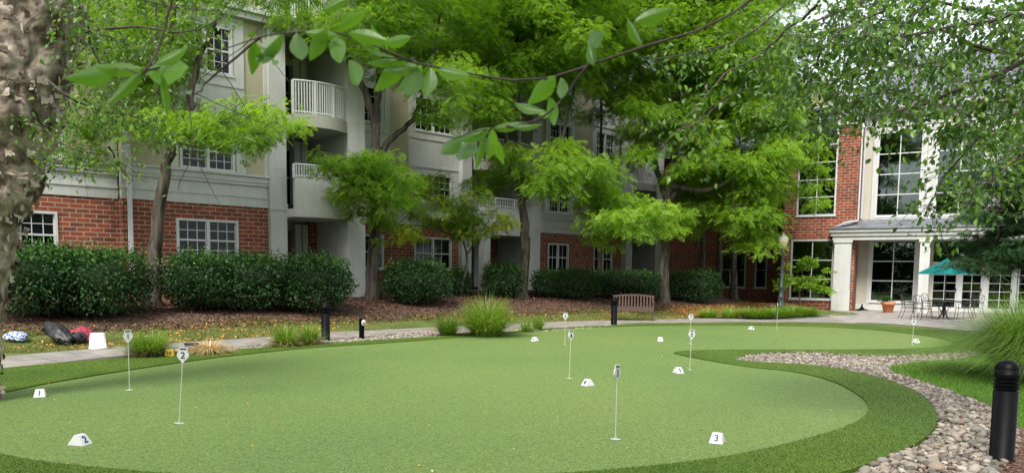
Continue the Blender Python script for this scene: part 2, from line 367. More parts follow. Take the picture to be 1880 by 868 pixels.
# ------------------------------------------------------------------ polygons on the ground
def catmull(P, k=6):
    P = [np.array(p[:2], float) for p in P]; n = len(P); out = []
    for i in range(n):
        a, b, c, d = P[i-1], P[i], P[(i+1) % n], P[(i+2) % n]
        for j in range(k):
            t = j/k; out.append(.5*((2*b)+(-a+c)*t+(2*a-5*b+4*c-d)*t*t+(-a+3*b-3*c+d)*t**3))
    return np.array(out)
def pix(L, z=0.): return [at_z(x, y, z) for x, y in L]
def inpoly(X, Y, P):
    r = np.zeros(X.shape, bool); n = len(P); j = n-1
    for i in range(n):
        xi, yi = P[i]; xj, yj = P[j]
        c = ((yi > Y) != (yj > Y)) & (X < (xj-xi)*(Y-yi)/(yj-yi+1e-12)+xi); r ^= c; j = i
    return r
def sheet(name, outer, z, mat, hole=None, skirt=0.):
    polys = [[Vector((p[0], p[1], 0)) for p in outer]]
    if hole is not None: polys.append([Vector((p[0], p[1], 0)) for p in hole])
    tri = tessellate_polygon(polys); pts = np.array([tuple(v)[:2] for pl in polys for v in pl])
    V = np.column_stack([pts, np.full(len(pts), z)])
    T = []
    for a, b, c in tri:
        e = (pts[b][0]-pts[a][0])*(pts[c][1]-pts[a][1])-(pts[b][1]-pts[a][1])*(pts[c][0]-pts[a][0])
        T.append((a, b, c) if e > 0 else (a, c, b))
    g = G(); g.add(V, None, T)
    if skirt:
        o = 0
        for pl in polys:
            n = len(pl); W = np.array([tuple(v)[:2] for v in pl])
            VV = np.vstack([np.column_stack([W, np.full(n, z)]), np.column_stack([W, np.full(n, z-skirt)])])
            g.add(VV, [(i, (i+1) % n, (i+1) % n+n, i+n) for i in range(n)])
    ob = g.build(name, mat); ob['kind'] = 'structure'; return ob
def scatter(poly, n, bias=2.0, extra=None):
    lo, hi = poly.min(0), poly.max(0); out = []
    tot = 0
    while tot < n:
        x = rng.uniform(lo[0], hi[0], 60000); y = rng.uniform(lo[1], hi[1], 60000)
        k = inpoly(x, y, poly)
        dist = np.hypot(x, y); k &= rng.random(60000) < (4./np.maximum(dist, 4.))**bias
        vis = (y > 2.5) & (np.abs(x) < .75*y+1.5); k &= vis
        if extra is not None: k &= extra(x, y)
        out.append(np.column_stack([x[k], y[k]])); tot += k.sum()
        if len(out) > 400: break
    return np.concatenate(out)[:n]

LIGHT = catmull(pix([(-260, 765), (-120, 742), (0, 724), (100, 704), (240, 681), (400, 658), (560, 641), (700, 631.5), (850, 620), (1000, 607.5), (1080, 602.5), (1160, 599.5), (1280, 598), (1400, 598.5),
    (1500, 600.5), (1600, 606), (1680, 614.5), (1725, 622), (1750, 631), (1725, 638), (1660, 642), (1560, 643.5), (1440, 644), (1340, 644), (1270, 645.5), (1237, 649), (1262, 656), (1310, 665),
    (1380, 676), (1440, 682), (1490, 691), (1535, 705), (1572, 725), (1592, 744), (1590, 764), (1560, 784), (1500, 804), (1400, 830), (1300, 848), (1190, 861), (1080, 871), (900, 882), (700, 888), (480, 884), (300, 874),
    (160, 862), (60, 850), (0, 838), (-120, 815), (-260, 790)]), 4)
FR_OUT = catmull(pix([(-420, 740), (-200, 703), (-80, 688), (0, 679), (120, 668), (240, 658), (360, 649), (480, 640), (600, 632), (720, 624), (850, 616), (1000, 607-2), (1080, 602-2), (1125, 599), (1165, 594.5), (1300, 594.5),
    (1400, 594.5), (1500, 595), (1600, 598), (1700, 604.5), (1780, 613), (1830, 625), (1820, 640), (1770, 648), (1700, 652), (1620, 655), (1540, 652), (1470, 648.5), (1420, 650), (1380, 654), (1352, 661),
    (1385, 666), (1440, 669), (1500, 674), (1560, 683), (1630, 700), (1680, 722), (1712, 750), (1719, 780), (1700, 806), (1655, 832), (1590, 858), (1500, 885), (1380, 915), (1200, 945), (900, 970), (500, 980), (200, 960),
    (0, 935), (-250, 880), (-450, 800)]), 4)
ROCKS = catmull(pix([(1352, 662), (1380, 652), (1420, 648), (1470, 646.5), (1540, 650), (1620, 653), (1700, 650), (1770, 646), (1800, 652), (1760, 660), (1700, 664), (1640, 673), (1635, 683), (1690, 700), (1750, 722), (1805, 742), (1840, 765),
    (1870, 800), (1850, 850), (1800, 900), (1760, 1000), (1400, 1000), (1590, 866), (1700, 815), (1725, 780), (1715, 745), (1680, 718), (1620, 695), (1550, 679), (1490, 671), (1430, 667)]), 4)
PATH_T = [(-420, 715), (-220, 680), (-80, 661), (50, 651), (200, 638), (320, 630), (440, 622), (560, 613), (680, 603), (780, 597), (900, 594), (1000, 591), (1130, 588), (1250, 585.5), (1350, 584), (1440, 582), (1520, 579), (1570, 577)]
PATH_B = [(-470, 780), (-250, 735), (-100, 700), (0, 680), (140, 662), (250, 651), (340, 644), (440, 636), (560, 627), (700, 614), (800, 608), (900, 604), (1000, 601), (1130, 596.5), (1250, 592.5), (1350, 591.5), (1450, 591.5), (1520, 592), (1570, 594)]
PATHP = np.array([p[:2] for p in pix(PATH_T)] + [p[:2] for p in pix(PATH_B)][::-1])

A30 = math.radians(-30); C30, S30 = math.cos(A30), math.sin(A30)
RO = np.array([16.178, 37.355, 0.])                       # front corner pillar of the clubhouse
def rb(x, y, z=0.): return np.array([RO[0]+x*C30-y*S30, RO[1]+x*S30+y*C30, z])
PATIO = np.array([p[:2] for p in pix([(1555, 592.5), (1620, 594), (1700, 600), (1790, 609), (1880, 619), (2050, 640)])] + [rb(16, -6)[:2], rb(16, 4)[:2], rb(.8, 4)[:2], rb(.8, -.2)[:2], rb(-.3, -.9)[:2], rb(-1.0, -1.6)[:2]])
LAWN = catmull(pix([(1800, 652), (1760, 660), (1700, 664), (1640, 673), (1635, 683), (1690, 700), (1750, 722), (1805, 742), (1840, 762), (1880, 790), (2100, 840), (2600, 800), (2400, 700), (2050, 655), (1900, 640)]), 4)

# ground: one sheet out to the horizon
gx = np.concatenate([np.linspace(-600, -60, 10), np.arange(-50, -26, 3.), np.arange(-26, 30, .5), np.arange(30, 60, 3.), np.linspace(70, 600, 10)])
gy = np.concatenate([np.linspace(-300, -20, 8), np.arange(-12, 14, 1.5), np.arange(14, 50, .5), np.arange(50, 80, 3.), np.linspace(90, 900, 10)])
XX, YY = np.meshgrid(gx, gy); ZZ = height(XX, YY)
nx_, ny_ = len(gx), len(gy)
idx = np.arange(nx_*ny_).reshape(ny_, nx_)
g = G(); g.add(np.column_stack([XX.ravel(), YY.ravel(), ZZ.ravel()]), np.stack([idx[:-1, :-1], idx[:-1, 1:], idx[1:, 1:], idx[1:, :-1]], -1).reshape(-1, 4))
gm = turfmat('ground_grass_soil', (.05, .065, .018), (.085, .115, .025), (.13, .10, .04), 40, .5, 1.1)
tag(g.build('ground', gm, smooth=True), kind='structure')
# mulch bed following the berm
us = np.arange(-14, 45, .4); ds = np.concatenate([np.arange(0, 1.01, .05)])
V = []; 
for u_ in us:
    e0 = 19.3+.25*math.sin(u_*.9)+.2*math.sin(u_*2.3+1)
    e0 = e0 if u_ < 26 else e0-.0
    for t_ in ds:
        y_ = e0+(29.5-e0)*t_
        X_, Y_ = u_*C42-y_*S42, u_*S42+y_*C42
        V.append((X_, Y_, float(height(X_, Y_))+(.02 if t_ > 0 else -.04)))
k = len(ds); n = len(us)
g = G(); g.add(V, [(i*k+j, (i+1)*k+j, (i+1)*k+j+1, i*k+j+1) for i in range(n-1) for j in range(k-1)])
tag(g.build('mulch_bed', soilm, smooth=True), kind='structure')
sheet('gravel_edge', np.vstack([[p[:2] for p in pix([(x, y-1) for x, y in PATH_B[2:-3]])], [p[:2] for p in pix([(1250, 599), (1125, 601), (1000, 610), (850, 620), (720, 627), (600, 636), (480, 644), (240, 662), (0, 684), (-100, 700)])]]), .004, gravelbase)
sheet('path', PATHP, .010, pathm)
sheet('patio', PATIO, .016, patiom)
sheet('stone_swale', ROCKS, .006, gravelbase)
sheet('side_lawn', LAWN, .012, lawnm)
sheet('mulch_patch', catmull(pix([(1840, 792), (1900, 790), (2100, 850), (2100, 1000), (1640, 1000), (1640, 868), (1700, 850), (1780, 835), (1815, 815)]), 3), .016, soilm)
sheet('putting_green', LIGHT, .014, turf_light)
sheet('turf_fringe', FR_OUT, .034, turf_dark, hole=LIGHT, skirt=.03)

# ------------------------------------------------------------------ ground scatter (uncountable)
def blades(name, pts, hgt, wid, mat, z0, lean=.5, tint=(0, 1)):
    n = len(pts); a = rng.uniform(0, 2*math.pi, n); h_ = hgt*rng.uniform(.6, 1.2, n)
    b = np.column_stack([pts, z0 if not np.isscalar(z0) else np.full(n, z0)])
    s_ = np.column_stack([np.cos(a), np.sin(a), np.zeros(n)])*wid/2
    tp = b+np.column_stack([rng.normal(0, lean, n)*h_, rng.normal(0, lean, n)*h_, h_])
    V = np.stack([b-s_, b+s_, tp], 1).reshape(-1, 3)
    g = G(); g.add(V, None, np.arange(3*n).reshape(-1, 3), rng.uniform(tint[0]+.01, tint[1], n))
    return tag(g.build(name, mat), kind='stuff', label=name.replace('_', ' '), cat='grass')
fringe_pts = scatter(FR_OUT, 90000, 1.6, lambda x, y: ~inpoly(x, y, LIGHT))
tag(blades('fringe_turf_blades', fringe_pts, .017, .007, lturf, .033), 'thick dark green turf pile of the collar round the putting green')
edge_pts = scatter(LIGHT, 60000, 2.4)
lgreen = leafmat('green_blade', [(0, (.04, .09, .025)), (1, (.14, .21, .06))], .2)
tag(blades('putting_turf_blades', edge_pts, .007, .006, lgreen, .014, 1.), 'short pale green turf pile on the putting surface', 'grass')
lawn_pts = scatter(LAWN, 70000, 1.4)
tag(blades('lawn_grass', lawn_pts, .05, .008, llawn, .012, .7), 'bright green mown grass beside the river stones', 'grass')
# strip of rough grass between path and mulch
def strip(n, d0, d1, u0_=-8, u1_=30):
    u_ = rng.uniform(u0_, u1_, n); d_ = rng.uniform(0, 1, n)*(d1-d0)+d0; X_ = u_*C42-d_*S42; Y_ = u_*S42+d_*C42; return X_, Y_
X_, Y_ = strip(60000, 17.2, 20.2); k = ~inpoly(X_, Y_, PATHP) & ~inpoly(X_, Y_, FR_OUT) & (X_ < 12)
X_, Y_ = X_[k], Y_[k]; pr = np.sin(X_*1.7)+np.sin(Y_*1.3+X_*.6)+rng.normal(0, .6, len(X_)); k = pr > -.9; X_, Y_ = X_[k], Y_[k]
tag(blades('rough_grass', np.column_stack([X_, Y_]), .06, .014, leafmat('rough_blade', [(0, (.05, .08, .015)), (.5, (.11, .15, .025)), (1, (.25, .22, .06))], .2), height(X_, Y_), .8), 'patchy green and brown grass strip between path and mulch', 'grass')
def litter(name, X_, Y_, size, tl, th, zoff, label, flat=.35, mat=llitter):
    n = len(X_); C = np.column_stack([X_, Y_, height(X_, Y_)+zoff+rng.random(n)*.012]); fwd = np.column_stack([rng.normal(size=n), rng.normal(size=n), rng.normal(0, flat, n)])
    g = G(); g.inst(RH_V*[1, 1, 1], RH_Q, None, C, frames(fwd, .35), size*rng.uniform(.5, 1.4, n), rng.uniform(tl, th, n))
    return tag(g.build(name, mat), label, 'leaf litter', kind='stuff')
X_, Y_ = strip(70000, 19.2, 26); k = X_ < 13; X_, Y_ = X_[k], Y_[k]
litter('mulch_litter', X_, Y_, .075, .01, .66, .024, 'brown wood mulch and dead leaves under the hedges')
X_, Y_ = strip(9000, 17.0, 19.9); k = ~inpoly(X_, Y_, FR_OUT) & (X_ < 13); pr = rng.random(len(X_)); 
k &= pr < (.12+.88*(~inpoly(X_, Y_, PATHP)))*np.where(np.sin(X_*.9+1.2)+np.sin(X_*2.1) > -.2, 1, .35)
litter('fallen_leaves', X_[k], Y_[k], .07, .62, .97, .02, 'orange and tan fallen leaves along the far edge of the path')
X_, Y_ = strip(9000, 17.6, 19.8, 26, 34)
litter('brown_leaf_bed', X_, Y_, .07, .5, .95, .03, 'tan and orange leaf covered bed in front of the shaded windows')
sc_ = scatter(np.array([p[:2] for p in pix([(1640, 830), (1850, 790), (1990, 830), (2000, 960), (1600, 960)])]), 5000, 0.); litter('near_mulch', sc_[:, 0], sc_[:, 1], .03, .01, .75, .018, 'brown mulch chips round the foot of the near bollard')
sc_ = scatter(ROCKS, 6000, .6); litter('swale_debris', sc_[:, 0], sc_[:, 1], .028, .01, .6, .03, 'brown twigs and leaf bits lodged between the river stones')
sc_ = scatter(LIGHT, 420, .6); litter('turf_specks', sc_[:, 0], sc_[:, 1], .022, .9, 1., .02, 'tiny pale leaf specks scattered on the green')

# pebbles along the path edge + small stones of the swale
def ico(sub=1):
    import bmesh
    bm = bmesh.new(); bmesh.ops.create_icosphere(bm, subdivisions=sub, radius=1); v = np.array([v.co[:] for v in bm.verts]); f_ = [tuple(x.index for x in fc.verts) for fc in bm.faces]; bm.free(); return v, f_
def stonemat():
    m = bpy.data.materials.new('river_stone'); m.use_nodes = True
    n = m.node_tree.nodes; L = m.node_tree.links; b = n['Principled BSDF']
    at = n.new('ShaderNodeAttribute'); at.attribute_name = 'tint'; oi = n.new('ShaderNodeObjectInfo')
    ad = n.new('ShaderNodeMath'); ad.operation = 'ADD'; L.new(at.outputs['Fac'], ad.inputs[0]); L.new(oi.outputs['Random'], ad.inputs[1])
    fr_ = n.new('ShaderNodeMath'); fr_.operation = 'FRACT'; L.new(ad.outputs[0], fr_.inputs[0])
    cr = ramp(n, [(0, (.07, .058, .045)), (.3, (.19, .165, .13)), (.5, (.26, .225, .18)), (.7, (.14, .135, .12)), (.85, (.38, .34, .28)), (1, (.19, .13, .09))])
    L.new(fr_.outputs[0], cr.inputs[0])
    tc = n.new('ShaderNodeTexCoord'); no = n.new('ShaderNodeTexNoise'); no.inputs['Scale'].default_value = 25; no.inputs['Detail'].default_value = 5; L.new(tc.outputs['Object'], no.inputs['Vector'])
    mr = n.new('ShaderNodeMapRange'); mr.inputs[1].default_value = .3; mr.inputs[2].default_value = .7; mr.inputs[3].default_value = .7; mr.inputs[4].default_value = 1.2; L.new(no.outputs['Fac'], mr.inputs[0])
    hs = n.new('ShaderNodeHueSaturation'); L.new(cr.outputs[0], hs.inputs['Color']); L.new(mr.outputs[0], hs.inputs['Value']); L.new(hs.outputs[0], b.inputs['Base Color'])
    b.inputs['Roughness'].default_value = .75; return m
rockm = stonemat()
iv, if_ = ico(1)
def rockshape(v):
    d = rng.normal(size=(4, 3)); s_ = np.ones(len(v))
    for q_ in d: s_ += .09*np.sin(v@q_*1.6+rng.random()*6)
    return v*s_[:, None]
def pebbles(name, pts, r, label, z0=0.):
    n = len(pts); g = G(); tv = rockshape(iv)*[1, .75, .5]
    a = rng.uniform(0, 6.28, n); Fr = np.stack([np.column_stack([np.cos(a), np.sin(a), 0*a]), np.column_stack([-np.sin(a), np.cos(a), 0*a]), np.tile([0, 0, 1.], (n, 1))], 1)
    sc = r*rng.uniform(.5, 1.3, n); C = np.column_stack([pts, z0+sc*.25])
    g.inst(tv, None, if_, C, Fr, sc, rng.uniform(.02, .98, n)); return tag(g.build(name, rockm, smooth=True), label, 'pebbles', kind='stuff')
GR = np.vstack([[p[:2] for p in pix([(x, y+.5) for x, y in PATH_B[5:-4]])], [p[:2] for p in pix([(1200, 596), (1130, 599.5), (1080, 603), (1000, 608), (850, 617.5), (720, 625.5), (600, 633.5), (480, 642), (340, 653)])]])
pebbles('gravel_strip', scatter(GR, 3800, .3), .045, 'narrow strip of pale pebbles between path and turf fringe')
gb = np.array([p[:2] for p in pix([(1478, 579), (1545, 571), (1560, 577), (1500, 582)])])
pebbles('gravel_by_pillar', scatter(gb, 500, 0.), .06, 'pale pebbles at the foot of the clubhouse corner pillar')
cand = scatter(ROCKS, 7500, .9)
dd = np.hypot(cand[:, 0], cand[:, 1]); order = np.argsort(dd); cand = cand[order]
# keep those in frame as countable ones
vis = (cand[:, 1] > 5.6) & (cand[:, 0] < cand[:, 1]*.66)
near_i = []; taken = []
for i in range(len(cand)):
    if not vis[i]: continue
    p = cand[i]
    if all((p[0]-q_[0])**2+(p[1]-q_[1])**2 > .0075 for q_ in taken[-160:]):
        taken.append(p); near_i.append(i)
    if len(taken) >= 300: break
mask = np.ones(len(cand), bool); mask[near_i] = False
pebbles('small_river_stones', cand[mask], .048, 'many small rounded stones filling the stone swale')
i2, f2 = ico(2); variants = []
for kx in range(8):
    g = G(); g.add(rockshape(i2)*[1, rng.uniform(.65, .85), rng.uniform(.4, .6)], None, f2); o = g.build('river_stone', rockm, smooth=True); variants.append(o.data)
    if kx: bpy.data.objects.remove(o)
    else: first = o
for i, p in enumerate(taken):
    o = first if i == 0 else first.copy()
    if i: COL.objects.link(o)
    o.data = variants[i % 8]; s_ = rng.uniform(.026, .056)*(1.45 if rng.random() < .12 else 1)
    o.scale = (s_, s_, s_); o.location = (p[0], p[1], .02+s_*.3); o.rotation_euler = (rng.normal(0, .25), rng.normal(0, .25), rng.uniform(0, 6.28))
    tag(o, 'rounded grey or tan river stone lying in the swale beside the turf fringe', 'stone', 'loose river stones in the swale by the near bollard')
# ------------------------------------------------------------------ buildings
def wall_cells(g, x0, x1, z0, z1, y, holes, th=.22):
    """a wall in the local x-z plane with its outer face at y, rectangular holes with reveals"""
    xs = sorted({x0, x1, *[h[0] for h in holes], *[h[1] for h in holes]}); zs = sorted({z0, z1, *[h[2] for h in holes], *[h[3] for h in holes]})
    xs = [x for x in xs if x0 <= x <= x1]; zs = [z for z in zs if z0 <= z <= z1]
    for i in range(len(xs)-1):
        for j in range(len(zs)-1):
            cx, cz = (xs[i]+xs[i+1])/2, (zs[j]+zs[j+1])/2
            if any(h[0] < cx < h[1] and h[2] < cz < h[3] for h in holes): continue
            a, b, c, d = xs[i], xs[i+1], zs[j], zs[j+1]
            g.add([(a, y, c), (b, y, c), (b, y, d), (a, y, d)], [(0, 1, 2, 3)])
            g.add([(a, y+th, c), (b, y+th, c), (b, y+th, d), (a, y+th, d)], [(3, 2, 1, 0)])
    for a, b, c, d in list(holes)+[(x1, x0, z0, z1)]:
        g.add([(a, y, c), (b, y, c), (b, y, d), (a, y, d), (a, y+th, c), (b, y+th, c), (b, y+th, d), (a, y+th, d)], [(0, 4, 5, 1), (1, 5, 6, 2), (2, 6, 7, 3), (3, 7, 4, 0)])
    return g

def window(par, O, x0, x1, z0, z1, y, units=1, cols=3, rows=2, hung=True, fw_=.07, gl=None, blind=None, mat=None, mun=.022, rail=None):
    """frame (child of the building) > pane, muntins, blind ; y = outer face of wall"""
    gl = gl or glass; mat = mat or white
    g = G(); yo, yi = y-.025, y+.12
    g.box(x0, x1, yo, yi, z0, z0+fw_); g.box(x0, x1, yo, yi, z1-fw_, z1); g.box(x0, x0+fw_, yo+.002, yi-.002, z0+fw_, z1-fw_); g.box(x1-fw_, x1, yo+.002, yi-.002, z0+fw_, z1-fw_)
    W = (x1-x0)/units
    for k in range(1, units): g.box(x0+k*W-fw_*.6, x0+k*W+fw_*.6, yo+.004, yi-.004, z0+fw_, z1-fw_)
    g.box(x0-.05, x1+.05, y-.06, yo-.002, z0-.05, z0+.012)
    if rail:
        for zr in rail: g.box(x0+fw_, x1-fw_, yo+.012, yi-.02, zr-.03, zr+.03)
    f_ = g.build('window', mat, par, origin=O)
    g = G(); m = G()
    for k in range(units):
        a, b = x0+k*W+fw_*(1 if k == 0 else .6), x0+(k+1)*W-fw_*(1 if k == units-1 else .6)
        c, d = z0+fw_, z1-fw_; h = (c+d)/2
        g.add([(a, y+.07, c), (b, y+.07, c), (b, y+.07, d), (a, y+.07, d)], [(0, 1, 2, 3)])
        if hung:
            m.box(a, b, y+.03, y+.09, h-.028, h+.028)
            for (p_, q_) in ((c, h-.028), (h+.028, d)):
                m.box(a, a+.035, y+.035, y+.085, p_, q_); m.box(b-.035, b, y+.035, y+.085, p_, q_)
            segs = [(c, h-.028, rows), (h+.028, d, rows)]
        else: segs = [(c, d, rows)]
        for (p_, q_, rw) in segs:
            for i in range(1, cols):
                xx = a+(b-a)*i/cols; m.box(xx-mun/2, xx+mun/2, y+.045, y+.08, p_, q_)
            for j in range(1, rw):
                zz = p_+(q_-p_)*j/rw; m.box(a, b, y+.047, y+.078, zz-mun/2, zz+mun/2)
    g.build('pane', gl, f_)
    if m.n: m.build('muntins', mat, f_)
    for o in f_.children: o.data.transform(Matrix.Translation(-Vector(O)))
    if blind:
        kind, z_lo = blind
        b_ = G()
        if kind == 'blind':
            zz = z1-fw_
            while zz > z_lo:
                b_.box(x0+fw_, x1-fw_, y+.16, y+.185, zz-.03, zz-.006); zz -= .045
        else:
            nn = int((x1-x0)/.05)*2
            for i in range(nn):
                a = x0+(x1-x0)*i/nn; b2 = x0+(x1-x0)*(i+1)/nn; dy = .03*math.sin(i*1.3)
                if kind == 'curtain' or (i < nn*.25 or i > nn*.75): b_.add([(a, y+.2+dy, z_lo), (b2, y+.2-dy, z_lo), (b2, y+.2-dy, z1), (a, y+.2+dy, z1)], [(0, 1, 2, 3)])
        o = b_.build('blind' if kind == 'blind' else 'curtain', blindm if kind == 'blind' else curtain, f_); o.data.transform(Matrix.Translation(-Vector(O)))
    return f_

OA = (9.0, 25.05, .0)     # local origin of the residence
RA = math.radians(42)
resw = (OA[0]*C42-OA[1]*S42, OA[0]*S42+OA[1]*C42, 0)
res = empty('apartment_building', resw, RA, 'long brick and beige stucco apartment building with balconies behind the hedges', 'building')
def rbuild(g, name, mat, par=None, smooth=False):
    o = g.build(name, mat, None, smooth); o.data.transform(Matrix.Translation(-Vector(OA))); o.parent = par or res; return o
PIT = 3.07
YA0, YA, YB, YP = 25.4, 25.05, 28.5, 24.2
# ---- wing A
winA = [(8.30, 10.28, 1.9, 3.24)]; winL = [(4.1, 5.1, 1.9, 3.24), (0.4, 2.3, 1.9, 3.24), (-4, -2.1, 1.9, 3.24)]
BT = 3.73
g = G(); wall_cells(g, 6.75, 11.32, .2, BT, YA, winA); wall_cells(g, -9, 6.75, .2, BT, YA0, winL); g.box(6.75, 6.97, YA+.222, YA0, .2, BT)
rbuild(g, 'brick_wall', brick)
for w_ in winA: window(res, OA, *w_, YA, 2, 3, 2)
window(res, OA, *winL[0], YA0, 1, 3, 2, blind=('blind', 2.6))
for w_ in winL[1:]: window(res, OA, *w_, YA0, 2, 3, 2, blind=('blind', 2.6))
def band(g, x0, x1, y, z, scale=1.):
    """stepped cornice band above the brick"""
    g.box(x0, x1, y-.03, y+.2, z, z+.30); g.box(x0, x1, y-.055, y+.2, z+.302, z+.36)
    g.box(x0, x1, y-.012, y+.2, z+.362, z+.70); g.box(x0, x1, y-.07, y+.2, z+.702, z+.80); g.box(x0, x1, y-.10, y+.2, z+.802, z+.98); g.box(x0-.02, x1+.02, y-.16, y+.2, z+.982, z+1.05)
def upper(x0, x1, y, wins, panels, z0=4.78, z1=13.2, nm='upper_wall'):
    holes = []
    for (a, b) in wins:
        for k in range(3): holes.append((a, b, z0+.05+PIT*k-.02, z0+1.25+PIT*k+(.28 if k else 0)))
    gg = G(); wall_cells(gg, x0, x1, z0, z1, y, holes); rbuild(gg, nm, beige)
    t_ = G()
    for (a, b) in wins:
        t_.box(a-.30, a-.055, y-.035, y+.02, z0, 13.2); t_.box(b+.055, b+.30, y-.035, y+.02, z0, 13.2)
        for k in range(3):
            zt = z0+1.25+PIT*k+(.28 if k else 0); zb = z0+.05+PIT*(k+1)-.02 if k < 2 else 13.2
            t_.box(a-.055, b+.055, y-.033, y+.02, zt+.002, zb-.055)
            t_.box(a-.33, b+.33, y-.07, y-.037, zt+.25, zt+.32); t_.box(a-.33, b+.33, y-.06, y-.037, zb-.36, zb-.30)
    for (a, b) in panels: t_.box(a, b, y-.04, y+.02, z0, 13.2)
    rbuild(t_, 'wall_trim', trim)
    for h in holes: window(res, OA, *h, y, 2 if h[1]-h[0] > 1.3 else 1, 3, 2, blind=('blind', h[2]+.7) if rng.random() < .4 else None)
g = G(); band(g, 6.74, 11.32, YA, BT); band(g, -9, 6.73, YA0, BT); rbuild(g, 'cornice_band', trim)
upper(6.75, 11.32, YA, [(8.46, 10.2)], [(11.22, 11.32), (6.75, 6.95), (10.5, 10.56)])
upper(-9, 6.75, YA0, [(4.1, 5.1), (.3, 2.2), (-4.1, -2.2)], [(6.5, 6.74)], nm='upper_wall')
g = G(); g.box(-9.1, 11.9, 24.8, 25.6, 9.75, 9.95); g.box(-9.1, 11.9, 24.7, 25.6, 9.952, 10.12); rbuild(g, 'upper_cornice', trim)
g = G(); g.box(-9.3, 12.2, 24.5, 25.8, 13.2, 13.5); g.box(12, 60, 27.9, 29.0, 13.2, 13.5); rbuild(g, 'eave', trim)
g = G(); g.add([(-9.3, 24.5, 13.502), (15.5, 24.5, 13.502), (15.5, 33, 17.5), (-9.3, 33, 17.5)], [(0, 1, 2, 3)]); g.add([(12.2, 27.8, 13.51), (60, 27.8, 13.51), (60, 36, 17.5), (12.2, 36, 17.5)], [(0, 1, 2, 3)])
g.box(-9.3, 60, 33, 37, 17.3, 17.49); rbuild(g, 'roof', slate)
g = G(); g.box(-9, -8.8, 25.6, 38, .2, 13.2); g.box(-9, 60, 38, 38.2, .2, 13.2); g.box(59.8, 60, 28.7, 38, .2, 13.2)
rbuild(g, 'rear_wall', darkroom)
g = G()
for k in range(4): g.box(-8.8, 59.8, 28.9, 38, .9+PIT*k-.25, .9+PIT*k)      # floors inside
for k in range(1, 4): g.box(-8.8, 14.6, 25.7, 28.899, .9+PIT*k-.25, .9+PIT*k)
rbuild(g, 'floor_slab', darkroom)
g = G(); g.box(-8.8, 60, 32, 32.1, .2, 13.2); rbuild(g, 'inner_wall', darkroom)
# downspout
g = G(); g.box(6.86, 6.98, YA-.20, YA-.11, .6, 5.6); g.box(6.89, 6.95, YA-.18, YA-.12, 5.6, 13.1); rbuild(g, 'downspout', whitep)

def arcpts(x0, x1, y, b, n=14):
    return [(x0+(x1-x0)*i/n, y-b*(1-((2*i/n-1)**2))) for i in range(n+1)]
def arc_slab(g, x0, x1, y, b, z0, z1, yback):
    A = arcpts(x0, x1, y, b); n = len(A)
    V = [(p[0], p[1], z0) for p in A]+[(p[0], p[1], z1) for p in A]+[(p[0], yback, z0) for p in A]+[(p[0], yback, z1) for p in A]
    q = []
    for i in range(n-1): q += [(i, i+1, n+i+1, n+i), (2*n+i, i, i+1, 2*n+i+1)[::-1], (n+i, n+i+1, 3*n+i+1, 3*n+i)]
    q += [(0, n, 3*n, 2*n), (n-1, 3*n-1, 4*n-1, 2*n-1)]
    g.add(V, q)
def arc_wall(g, x0, x1, y, b, z0, z1, th=.12):
    A = arcpts(x0, x1, y, b); B = arcpts(x0, x1, y+th, b); n = len(A)
    V = [(p[0], p[1], z0) for p in A]+[(p[0], p[1], z1) for p in A]+[(p[0], p[1], z0) for p in B]+[(p[0], p[1], z1) for p in B]
    q = []
    for i in range(n-1): q += [(i, i+1, n+i+1, n+i), (2*n+i, 3*n+i, 3*n+i+1, 2*n+i+1), (n+i, n+i+1, 3*n+i+1, 3*n+i), (i, 2*n+i, 2*n+i+1, i+1)]
    g.add(V, q)
def railing(g, x0, x1, y, b, z0, z1, nb=24):
    A = arcpts(x0, x1, y+.06, b, nb)
    g.tube([(p[0], p[1], z1) for p in A], .035, 6); g.tube([(p[0], p[1], z0+.08) for p in A], .025, 6)
    for i, p in enumerate(A): r_ = .035 if i % 8 == 0 else .016; g.box(p[0]-r_, p[0]+r_, p[1]-r_, p[1]+r_, z0, z1)
